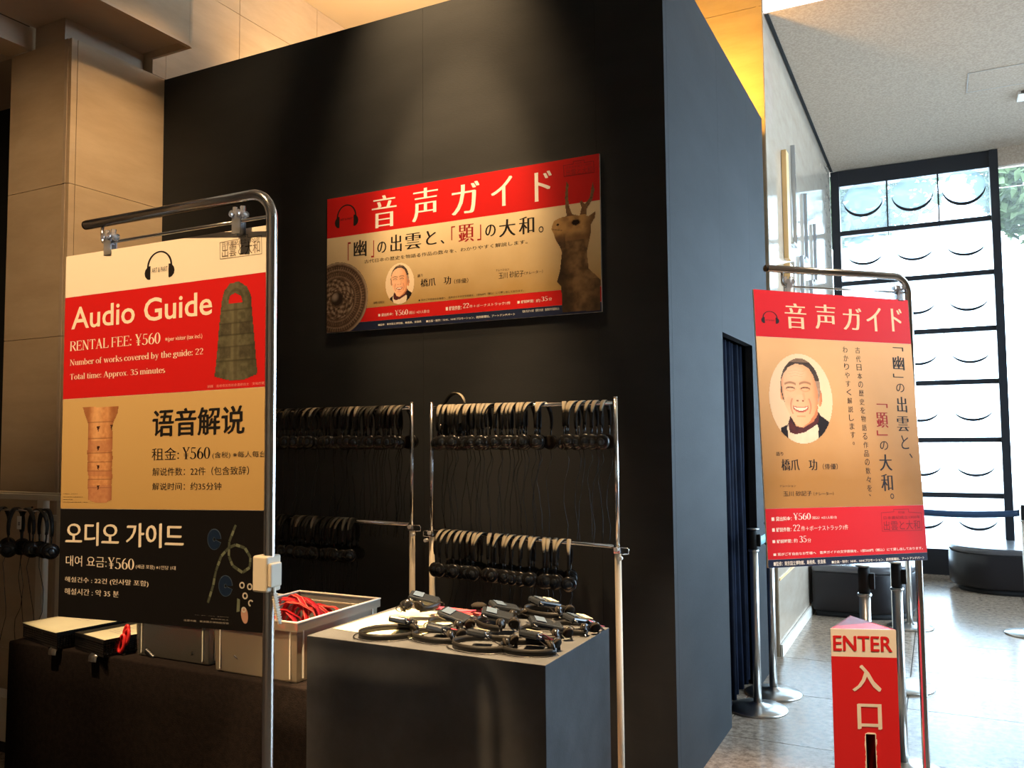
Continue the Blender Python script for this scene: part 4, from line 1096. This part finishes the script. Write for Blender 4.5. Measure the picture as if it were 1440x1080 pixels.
# ------------------------------------------------------------------ headphones
def headphone_proto(label, group, cover='band_tan', seed=0):
    """hangs by its band from the origin"""
    rn = random.Random(seed); r = empty('headphones', (0, 0, 0), label, 'headphones', group); R_ = .073+rn.uniform(-.004, .004)
    P = []
    for i in range(21):
        t = -.35+(PI+.70)*i/20; P.append((0, R_*math.cos(t), -R_*1.06+R_*1.06*math.sin(t)))
    ws = [(.0055+.0035*math.sin(PI*i/20), 0, 0) for i in range(21)]
    B('black_band').ribbon(P, ws, lambda p: (0, p.y, p.z+R_).__class__((0, p[1]/R_, (p[2]+R_)/R_)), .0032).build('headband', r)
    B('black_matte').ribbon([(p[0], p[1]*.955, -R_*1.06+(p[2]+R_*1.06)*.955) for p in P[5:16]], [(w[0]*.9, 0, 0) for w in ws[5:16]], lambda p: (0, p[1]/R_, (p[2]+R_)/R_), .003).build('band_padding', r)
    B(cover).ribbon([(p[0], p[1]*1.03, -R_*1.06+(p[2]+R_*1.06)*1.03) for p in P[8:17]], [(.0035+.0055*math.sin(PI*i/8), 0, 0) for i in range(9)], lambda p: (0, p[1]/R_, (p[2]+R_)/R_), .0022).build('band_cover', r)
    for s in (-1, 1):
        y = s*(R_-.006); arm = B('black_plastic').tube([(0, P[0][1]*s, P[0][2]), (0, y, -.118), (0, y-s*.004, -.150)], .0032, 6).build('slider', r)
        M_ = Matrix.Translation((0, y, -.165)) @ Matrix.Rotation(-s*PI/2, 4, 'X')
        B('black_plastic').lathe([(.012, .012), (.026, .010), (.0315, .004), (.032, -.004), (.029, -.009)], 20, M_).build('ear_cup', r)
        B('foam').lathe([(.029, -.0095), (.031, -.013), (.030, -.019), (.022, -.022), (.008, -.020)], 18, M_).build('ear_pad', r)
        B('device').lathe([(.016, .0112), (.013, .0142), (.003, .0152)], 16, M_).build('cup_badge', r)
    if True:
        pts = [(0, R_-.010, -.195)]; x = 0
        for k in range(1, 10): pts.append((rn.uniform(-.006, .006)+.01*math.sin(k*.8+seed), R_-.012-.004*k, -.195-.045*k))
        B('black_plastic').tube(pts, .0014, 4).build('cord', r)
    return r
protos = [headphone_proto('black headphones hanging from a bar', 'headphones', ('band_tan', 'band_tan', 'band_tan', 'band_olive', 'band_olive', 'black_band')[s], s) for s in range(6)]
used = [False]*6
def hang(x, y, z, rz, label, group, tilt=0):
    k = random.randrange(3) if x > -2.06 or random.random() < .2 else 3+random.randrange(3)
    if not used[k]: o = protos[k]; used[k] = True
    else: o = copy_tree(protos[k])
    o.location = (x, y, z); o.rotation_euler = (tilt, 0, rz); o['label'] = label; o['group'] = group
    return o
def rack(x0, x1, y, zt, zl0, zl1, label):
    r = empty('garment_rack', ((x0+x1)/2, y, 0), label, 'rack'); xm = (x0+x1)/2
    for x, zl in ((x0, zl0), (x1, zl1)):
        u = x-xm; s = -1 if x == x0 else 1
        B('enamel').tube([(u, 0, .02), (u, 0, zl-.02)], .0135, 12).build('lower_post', r)
        B('chrome').tube([(u, 0, zl-.021), (u, 0, zt+.012)], .0095, 12).build('upper_post', r)
        B('chrome').lathe([(.003, zt+.016), (.010, zt+.014), (.0105, zt+.0125)], 12, Matrix.Translation((u, 0, 0))).build('post_cap', r)
        B('enamel').tube([(u, -.21, .035), (u, -.2, .045), (u, .16, .045), (u, .17, .035)], .013, 10).build('foot_bar', r)
        b = B('chrome'); b.box(u-.014, -.014, zl-.03, u+.014, .014, zl-.004, bev=.002); b.build('collar', r)
        q = B('chrome'); q.tube([(u+s*.014, 0, zl-.006), (u+s*.04, 0, zl-.006), (u+s*.045, 0, zl-.012), (u+s*.045, 0, zl-.03), (u+s*.02, 0, zl-.032)], .0025, 6); q.build('hook_loop', r)
        B('white').tube([(u+s*.018, -.012, zl-.045), (u+s*.018, -.030, zl-.045)], .008, 10).build('thumb_screw', r)
        B('white').tube([(u, -.0155, zl-.012), (u, -.026, zl-.012)], .009, 10).build('thumb_screw', r)
    B('chrome').tube([(x0-xm+.0105, 0, zt-.01), (x1-xm-.0105, 0, zt-.01)], .0085, 10).build('upper_bar', r)
    B('chrome').tube([(x0-xm+.015, 0, zl0-.003), (x1-xm-.015, 0, zl1-.003)], .0085, 10).build('lower_bar', r)
    return r
RY = 3.205
rack(-2.02, -1.152, RY, 1.637, 1.086, 1.058, 'chrome and cream garment rack nearer the booth corner')
rack(-3.05, -2.125, RY, 1.640, 1.118, 1.108, 'chrome and cream garment rack behind the left sign stand')
def row(x0, x1, n, z0, z1, label, group, gap=None):
    for i in range(n):
        lb, gr = (label, group) if 0 < i < n-1 else (('leftmost' if i == 0 else 'rightmost')+' of the '+label.replace('packed ', '').replace(' in the short run at the right end', ' in the short run').replace('nearer the booth corner', 'by the booth corner'), group)
        x = x0+(x1-x0)*i/(n-1)+random.uniform(-.007, .007); z = z0+(z1-z0)*(x-x0)/(x1-x0)+.0098
        hang(x, RY+random.uniform(-.004, .004), z, random.uniform(-.12, .38), lb, gr, random.uniform(-.06, .06))
row(-1.965, -1.475, 24, 1.627, 1.627, 'black headphones packed along the upper bar of the rack nearer the booth corner', 'headphones on the right rack upper bar, long run')
row(-1.375, -1.200, 7, 1.627, 1.627, 'black headphones in the short run at the right end of the upper bar', 'headphones on the right rack upper bar, short run')
row(-1.955, -1.360, 22, 1.079, 1.062, 'black headphones on the lower bar of the rack nearer the booth corner', 'headphones on the right rack lower bar')
row(-2.99, -2.60, 12, 1.630, 1.630, 'black headphones on the upper bar of the left rack', 'headphones on the left rack upper bar')
row(-2.585, -2.165, 24, 1.630, 1.630, 'black headphones on the upper bar of the left rack', 'headphones on the left rack upper bar')
row(-2.95, -2.44, 24, 1.113, 1.110, 'black headphones on the lower bar of the left rack', 'headphones on the left rack lower bar')
# one pair stands up over the bar, one hangs beyond the post
o = copy_tree(protos[0]); o.location = (-1.93, RY+.055, 1.692); o.rotation_euler = (0, .08, 1.25)
o['label'] = 'headphones whose thin band stands up above the left end of the upper bar'; o['group'] = 'headphones on the right rack upper bar, long run'
# low white shelf at the far left with large headphones
sh = empty('shelf_frame', (-3.95, 2.64, 0), 'low cream shelf frame against the stone column at the far left', 'shelf')
B('enamel').box(-.65, -.03, 1.21, .28, .01, 1.236, bev=.002).build('top_bar', sh)
B('enamel').box(-.65, .08, 1.21, .28, .11, 1.236, bev=.002).build('top_bar', sh)
for x in (-.62, .09, .235): B('enamel').box(x-.022, -.028, .02, x+.022, .008, 1.209, bev=.002).build('post', sh)
B('enamel').box(.11, -.02, 1.115, .215, .005, 1.14).build('cross_bar', sh)
B('black_plastic').tube([(.04, -.03, 1.176), (.04, -.036, 1.176)], .004, 8).build('screw', sh)
B('chrome').tube([(-.6, -.075, 1.165), (.21, -.075, 1.165)], .006, 8).build('hanging_rod', sh)
B('enamel').box(-.66, -.06, .06, .02, .03, .27, bev=.004).build('base_box', sh)
B('black_matte').box(-.64, -.04, 0, .0, .02, .058).build('kick', sh)
for i, x in enumerate((-4.20, -4.075, -3.965, -3.88, -3.80, -3.745)):
    o = copy_tree(protos[3+i % 3]); o.location = (x, 2.565, 1.175); o.rotation_euler = (0, 0, (1.35+.1*math.sin(i*2)) if i not in (1, 2) else .62); o.scale = (1.15, 1.15, 1.15)
    o['label'] = ('black headphones with a white tag hanging from the far left shelf' if i == 4 else 'large black headphones hanging under the cream bar of the far left shelf'); o['group'] = 'headphones on the far left shelf'
    if i == 4: o['group'] = 'tagged headphones on the far left shelf'; tagged = o
bpy.context.view_layer.update()
tg = B('paper_white').box(-.016, -.0006, -.030, .016, 0, .030).build('price_tag', tagged); tg['label'] = 'white tag with one character'
tg.matrix_parent_inverse = tagged.matrix_world.inverted(); tg.location = (-3.803, 2.475, 1.119)
lettering('英', 'b', -9, -14, 9, 4, -.001, 'ink', tg)


# ------------------------------------------------------------------ loose audio guide sets on the plinth
def guide_set(x, y, z, rz, label, rx=.062, ry=.085, dev=(0, 0, .03, .3), pad=True, keys=True, tiltx=0, tilty=0, red=False, h=.018):
    r = empty('audio_guide_set', (x, y, z), label, 'audio guide', 'audio guide sets on the plinth', rot=(tiltx, tilty, rz))
    P = [(rx*math.cos(t)*(1.0), ry*math.sin(t), h/2+.001) for t in [-1.15+(2*PI-.8)*i/24 for i in range(25)]]
    B('black_band').ribbon(P, [(0, 0, h/2)]*25, lambda p: (p[0]/rx, p[1]/ry, 0), .0035).build('headband', r)
    for s in (0, -1):
        px, py = P[s][0]*.86, P[s][1]*.86
        M_ = Matrix.Translation((px, py, .022)) @ Matrix.Rotation(1.25 if s else -1.2, 4, 'X') @ Matrix.Rotation(.4, 4, 'Y')
        B('black_plastic').lathe([(.006, .006), (.013, .005), (.016, .001), (.015, -.003)], 16, M_).build('ear_cup', r)
        B('foam').lathe([(.015, -.0035), (.017, -.007), (.014, -.011), (.006, -.012)], 14, M_).build('ear_pad', r)
    dx, dy, dz, da = dev
    pl = B('device').box(-.028, -.050, 0, .028, .050, .020, bev=.006).build('player', r)
    pl.location = (dx, dy, dz); pl.rotation_euler = (.25, -.15, da)
    B('screen').box(-.020, .004, .0222, .020, .036, .0230).build('screen', pl)
    if keys:
        b = B('key')
        for i in range(3):
            for j in range(3): b.box(-.021+.0145*i, -.040+.0125*j, .0222, -.0085+.0145*i, -.030+.0125*j, .0245)
        b.build('keypad', pl)
    B('silver').tube([(-.027, .03, .008), (-.034, .038, .010), (-.026, .044, .012)], .0022, 6).build('ring', pl)
    c = [(rx*1.25*math.cos(t+.3), ry*1.18*math.sin(t+.3), .0028) for t in [PI*1.25*i/16 for i in range(17)]]+[(dx, dy, dz+.012)]
    B('black_plastic').tube(c, .0016, 5).build('cord', r)
    if red: strap([(dx+.02, dy-.03, dz+.01), (dx+.045, dy-.05, .02), (dx+.07, dy-.04, .010), (dx+.09, dy, .004)], .010, 'lanyard_pink', None, r, 'wrist_strap')
    return r
Z = .901
GS = [ # x, y, z, rz, rx, ry, dev, flags, label
 (-1.500, 2.140, Z, 2.3, .070, .092, (.01, -.035, .030, 1.1), 1, 0, 'audio guide nearest the front left, its open band lying flat on bare plinth'),
 (-1.520, 2.340, Z+.045, .25, .060, .088, (0, .03, .012, 1.7), 0, 0, 'audio guide lying on top at the back left, beside the pale sheet'),
 (-1.345, 2.165, Z, 1.4, .060, .088, (.005, .0, .018, 1.9), 0, 1, 'audio guide second from the left at the front with a red strap end'),
 (-1.375, 2.290, Z+.004, 1.15, .060, .088, (.01, .0, .024, .4), 0, 0, 'audio guide in the middle of the heap under the red lanyards'),
 (-1.170, 2.135, Z, 1.7, .068, .095, (-.01, .015, .028, 1.7), 1, 0, 'audio guide at the front middle with a round flat band and pale keypad'),
 (-1.215, 2.300, Z+.022, .9, .060, .088, (.0, .01, .020, 1.1), 0, 0, 'audio guide tilted against its neighbour behind the front middle one'),
 (-1.035, 2.150, Z, 1.75, .062, .086, (.012, .0, .030, 1.6), 1, 1, 'audio guide at the front right with three pale keys in a row'),
 (-1.065, 2.315, Z+.002, 1.2, .064, .090, (.0, .0, .026, 1.0), 0, 0, 'audio guide behind the front right one, near the blue-lit edge'),
 (-1.245, 2.430, Z+.020, 1.0, .060, .085, (.0, .03, .016, 1.4), 0, 0, 'audio guide at the back middle with a round foam pad on top'),
 (-1.110, 2.440, Z+.040, 1.2, .060, .088, (.0, .02, .022, 1.5), 1, 0, 'audio guide propped highest at the back with a silvery player'),
 (-1.010, 2.425, Z, 1.1, .056, .080, (.005, .0, .024, 1.6), 1, 1, 'audio guide at the back right corner with a red strap'),
]
for x, y, z, rz, rx, ry, dev, ky, rd, lab in GS: guide_set(x, y, z, rz, lab, rx, ry, dev, True, bool(ky), 0, 0, bool(rd))
rnd = random.Random(9)
for i, (x, y) in enumerate(((-1.46, 2.440), (-1.40, 2.455), (-1.345, 2.435))):
    t = empty('lanyard', (x, y, Z), ('leftmost pink-red lanyard coiled on the plinth beside the pale sheet', 'middle pink-red lanyard in the coil at the back of the plinth', 'rightmost pink-red lanyard with a dark pad at the back of the plinth')[i], 'lanyard')
    strap([(.055*math.cos(q*.75+i)*(1+.1*q), .035*math.sin(q*.75+i), .008+.006*q-.0004*q*q) for q in range(9)], .022, 'lanyard_pink', 'lanyard_edge' if i else None, t)
    if i == 2: B('foam').lathe([(.006, 0), (.024, .001), (.026, .008), (.018, .014), (.004, .015)], 16, Matrix.Translation((0, -.02, .045))).build('pad', t)

# ------------------------------------------------------------------ curtain in the doorway
b = B('curtain'); n = 60; rows = []
for z in (2.030, 1.2, .5, .035):
    row_ = []
    for i in range(n+1):
        q = i/n; y = 4.452+.775*q; a = .024+.010*(2.03-z)/2; row_.append(b.bm.verts.new((XR-.085+a*math.sin(q*PI*2*7.5)+.006*math.sin(q*31+z), y+.008*math.sin(q*40+z*2)*(2.03-z)/2, z)))
    rows.append(row_)
for k in range(3):
    for i in range(n): f = b.bm.faces.new((rows[k][i], rows[k][i+1], rows[k+1][i+1], rows[k+1][i])); f.smooth = True
ct = b.build('curtain'); tag(ct, 'dark blue velvet curtain hanging in folds in the booth doorway', 'curtain'); md = ct.modifiers.new('thickness', 'SOLIDIFY'); md.thickness = .003

# ------------------------------------------------------------------ barrier posts and belts
def post(x, y, label, h=.95, r_=.022, base=.165, head='black_matte', belt=None, bm_='belt_cyan', rz=0, m='steel', bz=None):
    t = empty('barrier_post', (x, y, 0), label, 'barrier post', 'barrier posts', rot=(0, 0, rz))
    B(m).lathe([(base, 0), (base, .008), (base*.96, .014), (base*.5, .026), (.034, .034), (.028, .042)], 40).build('base', t)
    B(m).tube([(0, 0, .04), (0, 0, h-.12)], r_, 20).build('pole', t)
    B(m).lathe([(r_+.005, h-.125), (r_+.007, h-.119), (r_+.005, h-.113)], 20).build('collar_ring', t)
    B(head).lathe([(r_*1.02, h-.112), (r_*1.05, h-.02), (r_*.9, h-.004)], 20).build('belt_head', t)
    B(m).lathe([(r_*1.5, h-.003), (r_*1.5, h), (r_*.5, h+.002)], 20).build('top_cap', t)
    B('black_matte').box(r_, -.012, h-.095, r_+.018, .012, h-.030, bev=.002).build('belt_catch', t)
    if belt:
        x1, y1 = belt; l = math.hypot(x1, y1); u = (x1/l, y1/l); n_ = (-u[1], u[0], 0)
        zt = bz or h-.06
        P = [(x1*q, y1*q, zt-.02*4*q*(1-q)) for q in [k/12 for k in range(13)]]
        P[0] = (u[0]*.026, u[1]*.026, zt); P[-1] = (x1-u[0]*.03, y1-u[1]*.03, zt)
        B(bm_).ribbon(P, [(0, 0, .024)]*13, n_, .0015).build('belt', t)
    return t
post(-.930, 4.780, 'steel barrier post nearest the booth curtain with its domed base in the open', .975, belt=(.030, .32), base=.158)
post(-.900, 5.100, 'steel barrier post just behind the one nearest the booth curtain', .975, base=.158)
post(-.295, 3.80, 'left one of the two black-topped barrier posts behind the red entrance sleeve', .95)
post(-.190, 4.20, 'right one of the two black-topped barrier posts behind the red entrance sleeve', .915)
post(-.255, 5.56, 'thick steel barrier post standing behind the portrait board', .97, r_=.030, base=.19)
post(-.245, 7.25, 'barrier post far behind the portrait board, with a dark blue belt', .95, r_=.022, belt=(.795, .10), bm_='belt_blue')
post(.550, 7.35, 'barrier post at the right edge of the picture taking the dark blue belt', .95)

# ------------------------------------------------------------------ red entrance sleeve over a post
A_, B_, C_ = Vector((-.316, 2.78, 0)), Vector((-.136, 2.842, 0)), Vector((-.279, 3.005, 0))
ux = (B_-A_).normalized(); wd = (B_-A_).length; ny = Vector((0, 0, 1)).cross(ux)
M_ = Matrix(((ux.x, ny.x, 0, A_.x), (ux.y, ny.y, 0, A_.y), (0, 0, 1, .036), (0, 0, 0, 1)))
en = empty('entrance_sleeve', mtx=M_, label='three-sided red and cream card sleeve with white writing, in the lower right', cat='sign')
H = .864; cl_ = Vector((C_-A_)); cx, cyy = cl_.dot(ux), cl_.dot(ny)
s0, s1, sz = .093, .120, H-.312
b = B('card_red')
for P in ([(0, 0), (s0, 0), (s0, sz), (0, sz)], [(s1, 0), (wd, 0), (wd, sz), (s1, sz)], [(0, sz), (wd, sz), (wd, H-.083), (0, H-.083)], [(s0, 0), (s1, 0), (s1, .18), (s0, .18)]):
    b.prism(P, 0, .003)
b.build('front_panel', en)
B('card_cream').prism([(0, H-.083), (wd, H-.083), (wd, H), (0, H)], 0, .003).build('header_panel', en)
for p0, p1 in (((wd, .001), (cx, cyy)), ((cx, cyy), (0, .001))):
    b = B('card_red'); b.face([(p0[0], p0[1], 0), (p1[0], p1[1], 0), (p1[0], p1[1], H), (p0[0], p0[1], H)]); o = b.build('side_panel', en)
    md = o.modifiers.new('thickness', 'SOLIDIFY'); md.thickness = .002
b = B('card_red'); b.face([(.004, .006, H-.001), (wd-.006, .006, H-.001), (cx, cyy-.008, H+.0)]); b.build('top_flap', en)
b = B('card_cream'); rn = random.Random(2); prev = None   # torn paper edge round the slot
for sgn, x in ((-1, s0), (1, s1)):
    z = .18
    while z < sz:
        dz = rn.uniform(.008, .02); w_ = rn.uniform(.001, .005); b.prism([(x-w_ if sgn < 0 else x, z), (x if sgn < 0 else x+w_, z), (x if sgn < 0 else x+rn.uniform(.001, .005), min(z+dz, sz)), (x-rn.uniform(.001, .005) if sgn < 0 else x, min(z+dz, sz))], -.0006, .0); z += dz
b.prism([(s0-.003, sz), (s1+.003, sz), (s1, sz+.004), (s0+.006, sz+.005)], -.0006, 0); b.build('torn_edge', en)
lettering('ENTER', 'B', 6, H*1000-66, 178, H*1000-20, -.0008, 'card_red', en)
lettering('入', 'B', 58, H*1000-186, 143, H*1000-106, -.0008, 'card_cream', en); lettering('口', 'B', 70, H*1000-298, 141, H*1000-222, -.0008, 'card_cream', en)
pc = (A_+B_+C_)/3
post(pc.x-.002, pc.y-.012, 'black barrier post hidden inside the red entrance sleeve, seen through its slot', .86, r_=.018, m='black_matte', base=.12)

# ------------------------------------------------------------------ benches in the gallery
def bench(name, outline_, h, label):
    t = empty(name, (outline_[0][0], outline_[0][1], 0), label, 'bench'); ox, oy = outline_[0]
    P = [(x-ox, y-oy) for x, y in outline_]; c = (sum(p[0] for p in P)/len(P), sum(p[1] for p in P)/len(P))
    def ring(z, k): return [(c[0]+(x-c[0])*(1-k), c[1]+(y-c[1])*(1-k), z) for x, y in P]
    def stack(m, rs, nm):
        b = B(m); R_ = [[b.bm.verts.new(q) for q in ring(z, k)] for z, k in rs]; n = len(P)
        for i in range(len(R_)-1):
            for j in range(n): f = b.bm.faces.new((R_[i][j], R_[i][(j+1) % n], R_[i+1][(j+1) % n], R_[i+1][j])); f.smooth = True
        b.bm.faces.new(R_[0][::-1]); b.bm.faces.new(R_[-1]); return b.build(nm, t)
    stack('black_matte', [(0, .06), (.05, .06)], 'plinth')
    stack('leather', [(.051, .02), (.07, .0), (.20, -.004), (.355, 0), (.362, .008)], 'body')
    stack('leather_top', [(.363, .012), (.375, .0), (h-.02, .0), (h-.004, .012), (h, .035)], 'cushion')
    return t
def rounded(x0, y0, x1, y1, rs, n=10):
    """rs radii for corners (x0y0, x1y0, x1y1, x0y1)"""
    P = []
    for (cx, cy, a), r_ in zip(((x0, y0, PI), (x1, y0, 1.5*PI), (x1, y1, 0), (x0, y1, PI/2)), rs):
        ccx = cx+r_ if cx == x0 else cx-r_; ccy = cy+r_ if cy == y0 else cy-r_
        for i in range(n+1): t = a+PI/2*i/n; P.append((ccx+r_*math.cos(t), ccy+r_*math.sin(t)))
    return P
bench('leather_bench', rounded(-.970, 7.36, -.20, 8.75, (.03, .38, .38, .03)), .42, 'round-ended black leather bench against the marble wall')
bench('leather_bench', rounded(.05, 8.93, 2.6, 9.72, (.38, .38, .38, .38)), .42, 'long rounded dark bench under the window at the right edge')
# ceiling sensor and downlight rims
t = empty('ceiling_vent', (.80, 8.52, ZC), 'small white ceiling vent with dark slots at the right edge', 'vent')
B('white').box(-.07, -.10, -.03, .11, .10, -.0005, bev=.004).build('housing', t)
for k in range(3): B('frame').box(-.05, -.108, -.026+k*.008, .08, -.1005, -.023+k*.008).build('slot', t)
t = empty('ceiling_downlight', (-3.34, 3.30, ZH), 'square recessed downlight in the warm lit lobby ceiling', 'lamp')
b = B('grey'); b.box(-.07, -.07, -.006, .07, -.055, 0).box(-.07, .055, -.006, .07, .07, 0).box(-.07, -.055, -.006, -.055, .055, 0).box(.055, -.055, -.006, .07, .055, 0); b.build('trim_ring', t)
